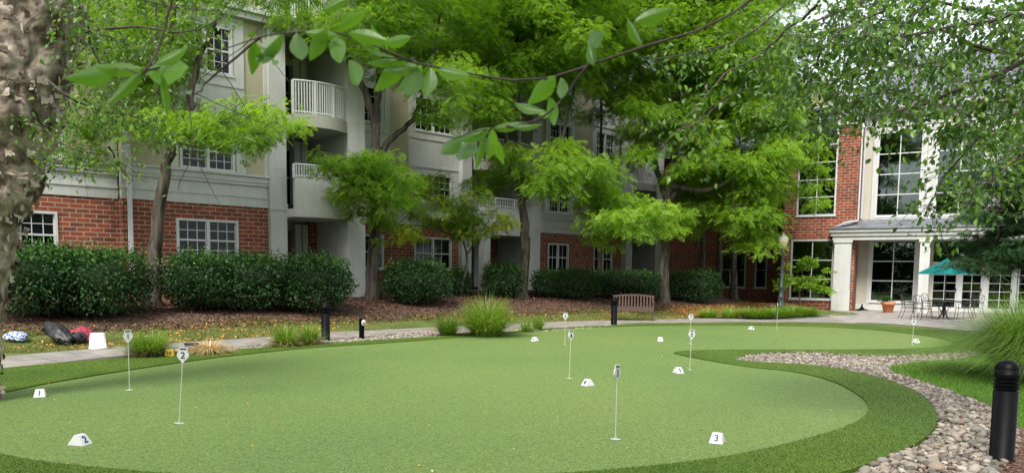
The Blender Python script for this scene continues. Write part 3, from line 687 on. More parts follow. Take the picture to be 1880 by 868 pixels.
def bay(x0, x1, yf, yb, pl, pr, side_y, zg=.8, tag_='a'):
    """balcony bay: opening x0..x1 between pillars pl=(a,b), pr=(a,b) ; yf pillar face, yb back wall"""
    for (a, b, yy) in (pl, pr):
        g = G(); g.box(a, b, yy, yb+.3, zg-.35, 13.2); g.box(a-.03, b+.03, yy-.03, yy-.002, zg-.35, zg+.1)
        for zz in (BT-.1, BT+.22, 4.75, 5.05, 6.8, 9.9): g.box(a-.004, b+.004, yy-.006, yy+.3, zz, zz+.02)
        g.box(a-.02, b+.02, yy-.02, yy-.001, BT-.06, BT+.18)
        rbuild(g, 'pillar', trim)
    # slabs
    fl = [3.45, 6.45, 9.5, 12.6]
    bl = .3
    for i, z in enumerate(fl):
        bl = .20 if i == 0 else .34
        g = G(); arc_slab(g, x0, x1, yf+.05, bl, z, z+(.28 if i == 0 else .40), yb)
        if i == 0: arc_wall(g, x0, x1, yf+.06, bl-.03, z+.281, 4.74)
        bo = rbuild(g, 'balcony', trim if i == 0 else soffit)
        g = G()
        if i == 0: railing(g, x0, x1, yf+.06, bl-.03, 4.74, 5.2)
        elif i < 3: railing(g, x0, x1, yf+.06, bl-.03, z+.4, z+1.5)
        if g.n:
            o = g.build('railing', railw); o.data.transform(Matrix.Translation(-Vector(OA))); o.parent = bo
    # back walls
    g = G(); holes = []
    W = x1-x0
    for k in range(4):
        zb = .85+PIT*k
        holes.append((x0+.05, x0+.05+W*(.42 if k == 0 else .60), zb+(.9 if k == 0 else .1), zb+2.2))
    wall_cells(g, x0-.4, x1+.4, .5, 13.2, yb, holes); rbuild(g, 'recess_wall', beige if tag_ == 'a' else cream)
    for k, h in enumerate(holes): window(res, OA, *h, yb, 2, 3 if k == 0 else 1, 2, hung=(k == 0), fw_=.06)
    g = G(); g.box(x0+W*.45, x0+W*.58, yb-.05, yb-.004, .85, 3.1); rbuild(g, 'door', doorbrown)
    g = G()
    for k in range(4):
        zb = .85+PIT*k; top = 3.44+PIT*k-(.02 if k else 0)
        g.box(x0+W*.60, x0+W*.72, yb-.30, yb-.002, zb, top-.1); g.box(x0+W*.735, x0+W*.84, yb-.36, yb-.002, zb, top-.1)
    rbuild(g, 'panel_post', trim)
    g = G(); g.box(x0+W*.86, x1-.002, yb-.42, yb-.002, .5, 3.44); g.box(x0-.002, x0+W*.44, yb-.004, yb-.001, .5, 1.7); rbuild(g, 'recess_brick', brick)
    g = G(); g.box(x0, x1, yf+.2, yb, .55, .82); rbuild(g, 'porch_floor', soffit)
bay(11.92, 13.93, YP, 27.0, (11.33, 11.92, 24.85), (13.93, 14.6, YP), 0)
g = G(); g.box(14.38, 14.6, 27.3, 28.7, .2, 13.2); rbuild(g, 'return_wall', trim)
# ---- wing B
def wingB(x0, x1, wins, pil=(), last=False):
    holes = [(a, b, 1.75, 3.2) for a, b in wins]
    g = G(); wall_cells(g, x0, x1, .2, BT, YB, holes); rbuild(g, 'brick_wall', brick)
    for h in holes: window(res, OA, *h, YB, 2 if h[1]-h[0] > 1.3 else 1, 2, 1, blind=('curtain', 2.5))
    g = G(); band(g, x0, x1, YB, BT); rbuild(g, 'cornice_band', trim)
    upper(x0, x1, YB, [(a, b) for a, b in wins], [(x0, x0+.3), (x1-.3, x1)])
wingB(14.6, 22.2, [(17.0, 18.1), (19.7, 21.8)])
bay(22.9, 26.6, YB-.35, 31.2, (22.2, 22.75, YB-.3), (26.6, 27.2, YB-.35), 0, tag_='b')
g = G(); g.box(23.35, 23.75, YB-.5, YB-.1, .5, 3.44); rbuild(g, 'pillar', trim)
wingB(27.2, 34.0, [(28.1, 29.65), (31.65, 33.2)])
bay(34.75, 36.7, YB-.35, 31.2, (34.05, 34.6, YB-.3), (36.7, 37.3, YB-.35), 0, tag_='b')
wingB(37.3, 60, [(39, 40.6), (44, 45.6)])
# shaded connecting wall between the wings, with plain large windows
cn0 = np.array([37.6*C42-28.45*S42, 37.6*S42+28.45*C42]); cn1 = np.array([18.4, 41.8])
def at_line(px, a, b):
    d = ray(px, 500)[:2]; e = b-a; M_ = np.array([[d[0], -e[0]], [d[1], -e[1]]]); t_ = np.linalg.solve(M_, a); return t_[1]*np.linalg.norm(e)
ang = math.atan2(*(cn1-cn0)[::-1]); LEN = float(np.linalg.norm(cn1-cn0))
con = empty('connecting_wing', (cn0[0], cn0[1], 0), ang, 'low dark shaded brick wing with white framed windows between the two buildings', 'building')
hc = []
for a, b in ((1322, 1342), (1349, 1369), (1386, 1408)):
    hc.append((at_line(a, cn0, cn1), at_line(b, cn0, cn1), .95, 3.0))
g = G(); wall_cells(g, 0, LEN, .1, 8.5, 0, hc); g.build('brick_wall', brick, con)
for h in hc: window(con, (0, 0, 0), *h, 0, 1, 1, 2, hung=False, gl=glass2)
g = G(); g.box(0, LEN, 4.5, 4.7, .1, 8.5); g.box(0, LEN, .23, 4.5, 8.3, 8.5); g.build('rear_wall', darkroom, con)
g = G(); g.add([(-1, -.4, 8.51), (LEN+.5, -.4, 8.51), (LEN+.5, 5, 10.5), (-1, 5, 10.5)], [(0, 1, 2, 3)]); g.box(-1, LEN+.5, -.4, 4.9, 8.502, 8.508); g.build('roof', slate, con)

# ---- clubhouse
club = empty('clubhouse_building', RO, A30, 'two storey brick and cream clubhouse with tall gridded windows and slate roof', 'building')
gb_ = lambda g, name, mat, par=None, smooth=False: g.build(name, mat, par or club, smooth)
BX0, BX1, YBR, YC = -3.05, .38, .4, 1.8
h1 = [(-2.6, -.58, .5, 3.48), (-2.42, -.6, 4.66, 9.3)]
g = G(); wall_cells(g, BX0, BX1, -.1, 9.0, YBR, [h1[0], (-2.42, -.6, 4.66, 9.0)])
g.box(BX1-.22, BX1, YBR+.222, YC+.1, -.1, 9.0); g.box(BX0, BX0+.22, YBR+.222, 8, -.1, 9.0); gb_(g, 'brick_wall', brick)
window(club, (0, 0, 0), *h1[0], YBR, 1, 2, 3, hung=False, fw_=.07, gl=glass2, mun=.045)
window(club, (0, 0, 0), -2.42, -.6, 4.66, 9.9, YBR, 1, 2, 6, hung=False, fw_=.07, gl=glass2, mun=.045)
# frieze and gable over the brick block
g = G(); g.box(-.6, BX1+.05, YBR-.06, YBR+.2, 9.0, 9.35); g.box(-.6, BX1+.08, YBR-.1, YBR+.2, 9.352, 9.68); g.box(-3.05, -2.42, YBR-.1, YBR+.2, 9.0, 9.68); g.box(-3.05, -.6, YBR-.08, YBR+.2, 9.9, 10.05)
gb_(g, 'frieze', trim)
g = G(); pk = 11.5
g.add([(-3.2, YBR, 10.05), (-.3, YBR, 10.05), (-1.75, YBR, 11.2), (-3.2, YBR+.2, 10.05), (-.3, YBR+.2, 10.05), (-1.75, YBR+.2, 11.2)], [(0, 1, 4, 3), (1, 2, 5, 4), (2, 0, 3, 5)], [(0, 1, 2), (5, 4, 3)]); gb_(g, 'gable_wall', M('tan_gable_shingle', (.30, .26, .21), .8, (.36, .31, .25), 5, .5, 30))
g = G()
for sx in (-1, 1):
    a = np.array([-1.75, 0, pk]); b = np.array([-1.75+sx*2.1, 0, pk-2.1*.72]); d = unit(b-a); n_ = np.array([-d[2]*sx, 0, d[0]*sx]); n_ = n_ if n_[2] > 0 else -n_
    g.obox((a+b)/2+[0, YBR-.2, 0], d, (0, 1, 0), n_, np.linalg.norm(b-a)/2, .22, .09); g.obox((a+b)/2+[0, YBR-.28, 0]-n_*.2, d, (0, 1, 0), n_, np.linalg.norm(b-a)/2-.05, .08, .10)
gb_(g, 'rake_board', whitep)
g = G()
for sx in (-1, 1):
    a = (-1.75, pk+.1); b = (-1.75+sx*2.2, pk+.1-2.2*.72); v_ = [(a[0], YBR-.4, a[1]), (b[0], YBR-.4, b[1]), (b[0], 9, b[1]), (a[0], 9, a[1])]
    g.add(v_+[(x, y, z-.08) for x, y, z in v_], [(0, 1, 2, 3), (7, 6, 5, 4), (0, 4, 5, 1), (1, 5, 6, 2)])
gb_(g, 'gable_roof', slate)
# cream wall
hz = [(1.03, 3.05, 4.63, 8.77), (3.62, 5.64, 4.63, 8.77), (6.2, 8.2, 4.63, 8.77), (8.9, 10.9, 4.63, 8.77)]
h0 = [(.98, 3.0, .42, 3.5), (3.72, 9.6, .03, 3.5)]
g = G(); wall_cells(g, BX1, 14, -.1, 9.2, YC, hz+h0); gb_(g, 'cream_wall', cream)
for h in hz: window(club, (0, 0, 0), *h, YC, 1, 2, 4, hung=False, fw_=.09, gl=glass2, mun=.045)
window(club, (0, 0, 0), *h0[0], YC, 1, 2, 3, hung=False, fw_=.09, gl=glass2, mun=.045)
g = G()
for (a, b, _, _) in hz: g.box(a-.17, a-.003, YC-.05, YC+.02, 4.45, 8.95); g.box(b+.003, b+.17, YC-.05, YC+.02, 4.45, 8.95); g.box(a-.003, b+.003, YC-.048, YC+.02, 4.45, 4.56); g.box(a-.003, b+.003, YC-.048, YC+.02, 8.79, 8.95)
for x in (3.24, 5.83, 8.5): g.box(x, x+.22, YC-.09, YC+.02, 4.45, 9.0)
g.box(.86, .975, YC-.05, YC+.02, .3, 3.6); g.box(3.005, 3.1, YC-.05, YC+.02, .3, 3.6); g.box(.975, 3.005, YC-.048, YC+.02, 3.505, 3.6)
g.box(BX1, 3.2, YC-.03, YC+.02, -.1, .30)
g.box(BX1, 14, YC-.08, YC+.02, 9.0, 9.45); g.box(BX1, 14, YC-.2, YC+.02, 9.452, 9.7); g.box(BX1, 14, YC-.5, YC+.02, 9.702, 9.78); g.box(BX1, 14, YC-.55, YC-.4, 9.782, 9.98)
gb_(g, 'wall_trim', trim)
# french doors
DX = [(3.72, 4.78), (4.95, 5.80), (6.02, 7.0), (7.2, 8.2), (8.4, 9.4)]
g = G()
for x in (4.78, 5.80, 7.0, 8.2, 9.4): g.box(x, x+(.17 if x != 5.80 else .22), YC-.02, YC+.14, .03, 2.3)
g.box(3.72, 9.6, YC-.03, YC+.15, 2.3, 2.42); g.box(3.72, 9.6, YC-.03, YC+.15, 3.42, 3.5)
for x in (5.8, 7.6): g.box(x, x+.1, YC-.02, YC+.14, 2.42, 3.42)
gb_(g, 'door_frame', whitep)
for a, b in DX:
    g = G(); g.box(a, a+.06, YC+.03, YC+.08, .05, 2.29); g.box(b-.06, b, YC+.03, YC+.08, .05, 2.29); g.box(a+.06, b-.06, YC+.032, YC+.078, 2.2, 2.29); g.box(a+.06, b-.06, YC+.032, YC+.078, .05, .26)
    for i in range(1, 2): xx = a+(b-a)*i/2; g.box(xx-.014, xx+.014, YC+.035, YC+.075, .26, 2.2)
    for j in range(1, 5): zz = .26+1.94*j/5; g.box(a+.06, b-.06, YC+.037, YC+.073, zz-.013, zz+.013)
    d_ = gb_(g, 'french_door', whitep)
    G().add([(a+.06, YC+.055, .26), (b-.06, YC+.055, .26), (b-.06, YC+.055, 2.2), (a+.06, YC+.055, 2.2)], [(0, 1, 2, 3)]).build('pane', glass2, d_)
    G().box(b-.05, b-.02, YC-.03, YC+.028, 1.0, 1.18).build('door_handle', blackm, d_)
g = G(); g.add([(3.72, YC+.06, 2.42), (9.6, YC+.06, 2.42), (9.6, YC+.06, 3.42), (3.72, YC+.06, 3.42)], [(0, 1, 2, 3)]); gb_(g, 'transom_pane', glass2)
# porch
for x in (-.42, 3.2, 7.6, 12.0):
    a, b = x, x+(.78 if x < 0 else .42)
    if x < 0: a, b = -.5, .26
    g = G(); g.box(a, b, -.1, .36 if x < 0 else .38, -.05, 3.42); g.box(a-.03, b+.03, -.13, -.102, -.05, 1.0) if x < 0 else g.box(a-.03, b+.03, -.13, -.102, -.05, .3)
    g.box(a-.05, b+.05, -.15, -.104, 3.3, 3.42); gb_(g, 'pillar', trim)
g = G(); g.box(-.6, 14, -.15, .37, 3.425, 3.62); g.box(-.68, 14, -.24, .36, 3.622, 3.8); g.box(-.74, 14, -.34, .35, 3.802, 3.95); g.box(BX1+.01, 14, .372, YC-.02, 3.6, 3.66)
gb_(g, 'porch_beam', trim)
g = G(); V = [(-.78, -.42, 3.96), (14, -.42, 3.96), (14, YC-.06, 4.5), (BX1+.02, YC-.06, 4.5), (BX1+.02, YBR-.03, 4.28), (-.1, YBR-.03, 4.28), (-.78, YBR-.03, 3.96)]
g.add(V, [(0, 1, 2, 3)], [(0, 3, 4), (0, 4, 5), (0, 5, 6)]); g.box(-.78, 14, -.42, .34, 3.952, 3.958); gb_(g, 'porch_roof', slate)
g = G(); g.tube([(-.8, YBR-.06, 3.95), (-.1, YBR-.06, 4.29), (BX1+.04, YBR-.06, 4.36)], .05, 6); gb_(g, 'flashing', whitep)
g = G(); g.tube([(BX1+.07, YC-.1, 9.0), (BX1+.07, YC-.1, 4.55)], .05, 8); g.tube([(BX1+.07, YBR-.07, 8.9), (BX1+.07, YBR-.07, 4.35)], .04, 8); gb_(g, 'downspout', whitep)
# main roof
g = G(); V = [(-1.0, YC-.6, 9.985), (14, YC-.6, 9.985), (14, 10.5, 14.6), (1.5, 10.5, 14.6)]; g.add(V, [(0, 1, 2, 3)]); g.add([(-1, 9, 9.985), (1.5, 10.5, 14.6), (-1.0, YC-.6, 9.985)], None, [(0, 1, 2)]); g.add([(14, 10.5, 14.6), (1.5, 10.5, 14.6), (1.5, 18, 9.985), (14, 18, 9.985)], [(0, 1, 2, 3)])
gb_(g, 'roof', slate)
g = G(); g.box(BX0, 14, 8, 8.2, -.1, 9.9); g.box(13.8, 14, YC+.2, 8, -.1, 9.9); g.box(BX0+.2, 13.8, YC+.25, 8, 3.7, 4.4); g.box(BX0+.2, 13.8, YC+.25, 8, -.1, 0.01); gb_(g, 'interior_wall', darkroom)
# ------------------------------------------------------------------ trees
def bez(a, b, c, n=8):
    t = np.linspace(0, 1, n)[:, None]; return (1-t)**2*a+2*t*(1-t)*b+t*t*c
def trunk_path(P, n=26, wob=.04):
    P = np.array(P, float); t = np.linspace(0, len(P)-1, n); out = []
    for x in t:
        i = min(int(x), len(P)-2); f_ = x-i; a, b, c, d = P[max(i-1, 0)], P[i], P[i+1], P[min(i+2, len(P)-1)]
        out.append(.5*((2*b)+(-a+c)*f_+(2*a-5*b+4*c-d)*f_*f_+(-a+3*b-3*c+d)*f_**3))
    out = np.array(out); out[1:-1, :2] += rng.normal(0, wob, (len(out)-2, 2)); return out

def fill_pads(blobs, Y0):
    """blobs: (px,py,rx_px,ry_px,n,ydepth,yoffset) -> pads (centre, radius)"""
    out = []
    for bb in blobs:
        px, py, rx, ry, n, yd, yo = bb[:7]; R = bb[7] if len(bb) > 7 else 1.
        for _ in range(n):
            a = rng.uniform(0, 6.28); r = math.sqrt(rng.random()); Y = Y0+yo+rng.uniform(-yd, yd)
            out.append((at_Y(px+rx*r*math.cos(a), py+ry*r*math.sin(a), Y), R*rng.uniform(.7, 1.25)))
    return out

dens = .55
def make_tree(name, label, trunks, r_base, pads, leaf, barkm_, per=520, fsize=.24, thin=.46, tmpl=(FR_V, FR_Q, None), tint=(.1, .85), group=None, base=None, yellow=None, droop=-.25, cat='tree', sub=4, shell=.3):
    base = np.array(trunks[0][0]) if base is None else base
    root = empty(name, base, 0, label, cat, group)
    gt = G(); paths = []
    for k, tp in enumerate(trunks):
        P = trunk_path(tp, 26, r_base*.12); n = len(P); L_ = np.linspace(0, 1, n)
        rb_ = r_base if k == 0 else r_base*.62
        rad = rb_*(1-.80*L_)*(1+.45*np.exp(-L_*22) if k == 0 else 1); gt.tube(P, rad, 12, False); paths.append((P, rad))
    allP = np.concatenate([p for p, _ in paths]); allR = np.concatenate([r for _, r in paths]); tr0 = allP.copy()
    gl_ = G(); lowest = min(1.6, .35*(max(c[2] for c, _ in pads)-base[2]))
    pads = sorted(pads, key=lambda q_: float(np.min(np.linalg.norm(tr0-q_[0], axis=1))))
    for c, R in pads:
        dz = c[2]-allP[:, 2]; hd = np.linalg.norm(allP[:, :2]-c[:2], axis=1)
        cost = np.abs(dz-.3*hd)*.8+.9*hd; cost[allP[:, 2] < base[2]+lowest] += 50
        i = int(np.argmin(cost)); a = allP[i]; L_ = np.linalg.norm(c-a)
        if L_ > .3:
            mid = a+(c-a)*.5+np.array([rng.normal(0, .08*L_), rng.normal(0, .08*L_), .12*L_])
            r_ = min(allR[i]*.6, .012*L_+.010); B = bez(a, mid, c, 9); rr9 = np.linspace(r_, .008, 9); gt.tube(B, rr9, 6, False); allP = np.vstack([allP, B[2:]]); allR = np.concatenate([allR, rr9[2:]*1.3])
        for _ in range(sub):
            e = c+ball(1, .6)[0]*[R, R, R*thin]; st = c+(a-c)*rng.uniform(0, .35); gt.tube(bez(st, (st+e)/2+[0, 0, .1*R], e, 5), np.linspace(.014, .005, 5), 4, False)
        n = int(per*dens*R*R*rng.uniform(.8, 1.2)); p = ball(n, shell)*[R, R, R*thin]
        # umbrella-shaped layer, drooping towards the rim
        rr = np.hypot(p[:, 0], p[:, 1])/R; p[:, 2] -= rng.uniform(.05, .35)*R*rr**2; p[:, 2] += p[:, 0]*rng.normal(0, .22)+p[:, 1]*rng.normal(0, .22)
        p *= 1+.18*np.sin(np.arctan2(p[:, 1], p[:, 0])*rng.integers(2, 5)+rng.random()*6)[:, None]
        fwd = np.column_stack([p[:, 0], p[:, 1], np.zeros(n)])/R+rng.normal(0, .55, (n, 3)); fwd[:, 2] = fwd[:, 2]*.5+droop
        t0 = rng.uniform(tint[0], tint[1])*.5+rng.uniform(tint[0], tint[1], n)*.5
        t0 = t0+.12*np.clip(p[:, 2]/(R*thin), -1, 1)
        if yellow is not None:
            yy = yellow(c); t0 = np.where(rng.random(n) < yy, rng.uniform(.93, 1, n), np.minimum(t0, .9))
        t0 = np.clip(t0, .01, 1.)
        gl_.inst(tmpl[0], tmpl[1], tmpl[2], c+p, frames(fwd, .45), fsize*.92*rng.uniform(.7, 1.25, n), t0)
    gt.build('trunk', barkm_, root, True, origin=base)
    if gl_.n: gl_.build('crown', leaf, root, False, origin=base)
    return root
def yl(th): return lambda c: th

# tree 1 : left, leaning over the hedge gap
b1 = ground_at(281, 563)
Y1 = b1[1]
p_ = lambda px, py, dy=0.: at_Y(px, py, Y1+dy)
pads = fill_pads([(430, 225, 85, 30, 9, 1.0, -1, .75), (330, 235, 70, 35, 6, 1.2, -.5, .8), (250, 150, 110, 90, 14, 1.6, 1, .9), (200, 60, 120, 60, 12, 2, 1, 1.), (150, 250, 60, 40, 4, 1, .5, .7), (420, -60, 170, 60, 14, 2, 0, 1.1), (480, 245, 50, 18, 4, .5, -1, .55)], Y1)
make_tree('honey_locust_tree', 'leaning honey locust tree rising between the two left hedges in front of the white downspout', [[b1, p_(283, 500), p_(288, 420), p_(300, 330), p_(312, 270), p_(310, 180), p_(312, 80), p_(330, -60), p_(340, -160)],
    [p_(314, 262), p_(345, 205, .2), p_(362, 120, .5), p_(395, 40, .8), p_(430, -60, 1)], [p_(312, 250), p_(290, 150, .5), p_(275, 60, 1), p_(250, -60, 1.4)]], .21, pads, ltree, bark, per=430, fsize=.23, group='honey locust trees in front of the apartment building')
# tree 2
b2 = ground_at(684, 551); Y2 = b2[1]; p_ = lambda px, py, dy=0.: at_Y(px, py, Y2+dy)
pads = fill_pads([(678, 310, 72, 38, 12, 1.2, -1.5, .75), (700, 350, 80, 35, 10, 1.2, -1, .75), (615, 290, 40, 16, 4, .8, -2, .45), (700, 400, 30, 30, 3, .5, -.5, .5), (640, 50, 130, 60, 13, 2, 0, 1.1), (800, 60, 110, 80, 17, 2, 1, 1.1), (790, 170, 60, 40, 4, 1.5, 0, .75), (740, -60, 220, 60, 18, 2, 0, 1.3), (860, 180, 50, 70, 6, 2, 1.5, .8), (690, 455, 18, 18, 2, .3, -.6, .3)], Y2)
make_tree('honey_locust_tree', 'dark trunked honey locust tree in front of the right pillar of the near balconies', [[b2, p_(686, 470), p_(688, 380), p_(692, 300), p_(690, 240), p_(670, 170), p_(640, 110), p_(610, 40), p_(590, -60), p_(570, -140)],
    [p_(691, 300), p_(712, 262, .3), p_(760, 215, .6), p_(790, 120, 1), p_(820, -20, 1.2)], [p_(690, 240), p_(694, 160, .3), p_(705, 60, .8), p_(715, -80, 1)]], .22, pads, ltree, barkd, per=430, fsize=.25, group='honey locust trees in front of the apartment building', tint=(.1, .8))
# small yellowing tree
bs = ground_at(846, 545); Ys = bs[1]-.2; p_ = lambda px, py, dy=0.: at_Y(px, py, Ys+dy)
pads = fill_pads([(820, 375, 85, 35, 16, 1.2, 0, .65), (870, 415, 55, 22, 9, .9, 0, .55), (765, 425, 35, 14, 5, .6, -.5, .45), (920, 395, 28, 16, 4, .5, -.3, .45), (800, 340, 40, 18, 5, 1, 0, .5)], Ys)
make_tree('small_locust_tree', 'small low locust tree with yellow tipped leaves beside the clipped round hedge', [[bs, p_(850, 520), p_(858, 480), p_(848, 430), p_(830, 390), p_(815, 345)], [p_(856, 470), p_(880, 430, .2), p_(900, 400, .4)], [p_(850, 440), p_(800, 420, -.3), p_(770, 415, -.4)]], .07, pads,
    ltree, barkd, per=520, fsize=.21, tint=(.3, .9), yellow=lambda c: .55 if (abs(c[0]-at_Y(765, 425, Ys)[0]) < .55 and c[2] < 3.2) or c[0] > at_Y(905, 400, Ys)[0] else .07)
# tree 3
b3 = ground_at(958, 549); Y3 = b3[1]; p_ = lambda px, py, dy=0.: at_Y(px, py, Y3+dy)
pads = fill_pads([(1060, 325, 80, 38, 12, 1.5, -1, .95), (1150, 385, 80, 35, 13, 1.3, -1.5, .85), (1190, 420, 45, 22, 5, 1, -1.5, .7), (980, 290, 75, 35, 8, 1.8, -.5, .85), (900, 330, 40, 20, 3, 1, 0, .7), (960, 170, 80, 60, 9, 2, .5, .9), (920, 60, 120, 80, 26, 2.5, 1, 1.25), (1060, 60, 110, 80, 26, 2.5, 1, 1.25), (1000, -60, 190, 60, 20, 3, 1, 1.5), (1110, 440, 25, 14, 3, .5, -1.2, .45)], Y3)
make_tree('honey_locust_tree', 'honey locust tree with forked trunk rising beside the pillar right of the small hedge', [[b3, p_(962, 500), p_(964, 440), p_(962, 390), p_(955, 345), p_(950, 290), p_(955, 180), p_(950, 60), p_(960, -80), p_(965, -180)],
    [p_(958, 365), p_(985, 330, .2), p_(1015, 290, .5), p_(1050, 190, 1), p_(1070, 40, 1.5)], [p_(952, 320), p_(935, 270, .3), p_(910, 190, .8), p_(890, 60, 1.2)]], .22, pads, ltree, barkd, per=400, fsize=.27, group='honey locust trees in front of the apartment building')
# tree 4
b4 = ground_at(1218, 556); Y4 = b4[1]; p_ = lambda px, py, dy=0.: at_Y(px, py, Y4+dy)
pads = fill_pads([(1200, 240, 90, 70, 17, 2, 0, .95), (1320, 250, 110, 80, 27, 2.2, 0, 1.), (1310, 380, 95, 40, 17, 1.8, 0, .85), (1405, 320, 60, 75, 22, 1.6, 0, .95), (1385, 428, 40, 25, 9, 1.2, 0, .7), (1430, 200, 50, 90, 18, 1.5, 0, .95), (1200, 100, 120, 80, 25, 2.5, .5, 1.2), (1360, 100, 120, 75, 28, 2.5, 0, 1.25), (1280, -30, 200, 60, 36, 3, .5, 1.5), (1490, 260, 25, 14, 3, .6, 0, .6), (1490, 340, 25, 40, 6, .6, 0, .6), (1240, 400, 40, 25, 5, 1, -1, .8)], Y4)
make_tree('honey_locust_tree', 'largest bright green honey locust tree growing right behind the wooden bench', [[b4, p_(1219, 500), p_(1222, 440), p_(1226, 380), p_(1234, 320), p_(1245, 200), p_(1250, 60), p_(1255, -80), p_(1260, -200)],
    [p_(1228, 370), p_(1262, 320, .4), p_(1310, 250, .8), p_(1360, 140, 1), p_(1380, 20, 1.2)], [p_(1232, 340), p_(1290, 350, -.5), p_(1350, 330, -.8), p_(1420, 300, -.9)], [p_(1226, 380), p_(1205, 300, .5), p_(1180, 200, 1), p_(1170, 60, 1.4)]], .24, pads, ltree, barkd, per=380, fsize=.28, group='honey locust trees in front of the apartment building', tint=(.2, .88))
# darker trees behind
for i, (px, py, lean, lab, bl) in enumerate([
    (1288, 530, 4, 'shaded slender tree behind the rightmost hedge, left of the twin trunks', [(1290, 300, 50, 90, 14, 1.5, 0, 1.2), (1260, 140, 90, 80, 20, 2, 1, 1.5)]),
    (1318, 533, 10, 'shaded tree with ivy rough bark behind the rightmost hedge, beside the white window frames', [(1330, 330, 60, 60, 12, 1.5, 0, 1.2), (1340, 120, 90, 80, 20, 2, 1, 1.5)]),
    (1348, 541, -4, 'dark tree trunk standing in front of the white framed shaded windows', [(1390, 330, 60, 70, 12, 1.5, 0, 1.1), (1400, 160, 70, 90, 16, 2, 1, 1.4)]),
    (1100, 545, 3, 'tall tree behind the hedge in front of the far stucco wall', [(1130, 170, 50, 50, 6, 1.5, .5, 1.), (1060, 50, 120, 70, 24, 2, 1, 1.6), (880, -20, 110, 60, 16, 2, 1, 1.6)])]):
    bb = at_Y(px, py, 39.5 if i < 3 else 36.5); bb[2] = float(height(bb[0], bb[1])); Yq = bb[1]; p_ = lambda a, b, dy=0.: at_Y(a, b, Yq+dy)
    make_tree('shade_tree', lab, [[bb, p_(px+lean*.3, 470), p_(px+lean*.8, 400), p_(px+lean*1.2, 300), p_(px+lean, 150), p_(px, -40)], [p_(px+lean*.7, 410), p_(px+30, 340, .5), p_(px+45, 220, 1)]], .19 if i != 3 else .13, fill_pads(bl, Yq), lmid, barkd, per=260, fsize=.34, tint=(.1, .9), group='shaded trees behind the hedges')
# sapling by the lamp
bq = at_z(1470, 566, .15); Yq = bq[1]; bq[2] = float(height(bq[0], bq[1])); p_ = lambda a, b, dy=0.: at_Y(a, b, Yq+dy)
make_tree('dogwood_sapling', 'small bright green layered sapling in front of the ground floor corner window', [[bq, p_(1468, 540), p_(1472, 510), p_(1475, 480)], [p_(1468, 535), p_(1490, 525), p_(1515, 530)], [p_(1469, 530), p_(1445, 510), p_(1438, 490)]], .035,
    fill_pads([(1478, 485, 22, 10, 6, .5, 0, .42), (1470, 520, 38, 14, 9, .5, 0, .45), (1510, 528, 15, 6, 4, .3, 0, .33), (1440, 505, 12, 22, 5, .3, -.2, .35), (1515, 497, 10, 4, 2, .2, 0, .25)], Yq), ltree, twigm, per=900, fsize=.15, tmpl=(OV_V, OV_Q, OV_T), tint=(.55, .9), sub=3)
# dark layered tree, right
bd = at_z(1990, 640, 0); bd = np.array([at_Y(1960, 600, 21)[0], 21, 0.]); Yd = 21; p_ = lambda a, b, dy=0.: at_Y(a, b, Yd+dy)
make_tree('dark_layered_tree', 'dark green layered evergreen tree hanging over the umbrella at the right edge', [[bd, p_(1955, 520), p_(1950, 430), p_(1945, 340), p_(1940, 240)]], .16,
    fill_pads([(1830, 470, 75, 22, 16, 1.2, 0, .6), (1850, 400, 70, 40, 20, 1.4, 0, .65), (1870, 330, 60, 40, 16, 1.4, 0, .7), (1775, 487, 25, 7, 4, .4, 0, .35), (1940, 400, 60, 90, 16, 1.5, 0, .8), (1790, 440, 30, 12, 5, .6, 0, .4)], Yd), ldark, barkd, per=1100, fsize=.13, thin=.22, tint=(.1, .9), droop=-.1, shell=.1)
make_tree('green_understory_tree', 'mid green leafy tree above the dark layered tree at the right edge', [[np.array([at_Y(1975, 600, 24)[0], 24, 0.]), at_Y(1970, 500, 24), at_Y(1960, 380, 24), at_Y(1940, 250, 24), at_Y(1920, 150, 24)]], .14,
    fill_pads([(1840, 290, 70, 60, 22, 1.4, 0, .75), (1770, 340, 28, 50, 9, .8, 0, .5), (1860, 210, 70, 50, 14, 1.4, 0, .8)], 24), lbirch, barkd, per=420, fsize=.12, tmpl=(OV_V, OV_Q, OV_T), tint=(.4, 1), thin=.45, shell=.1)

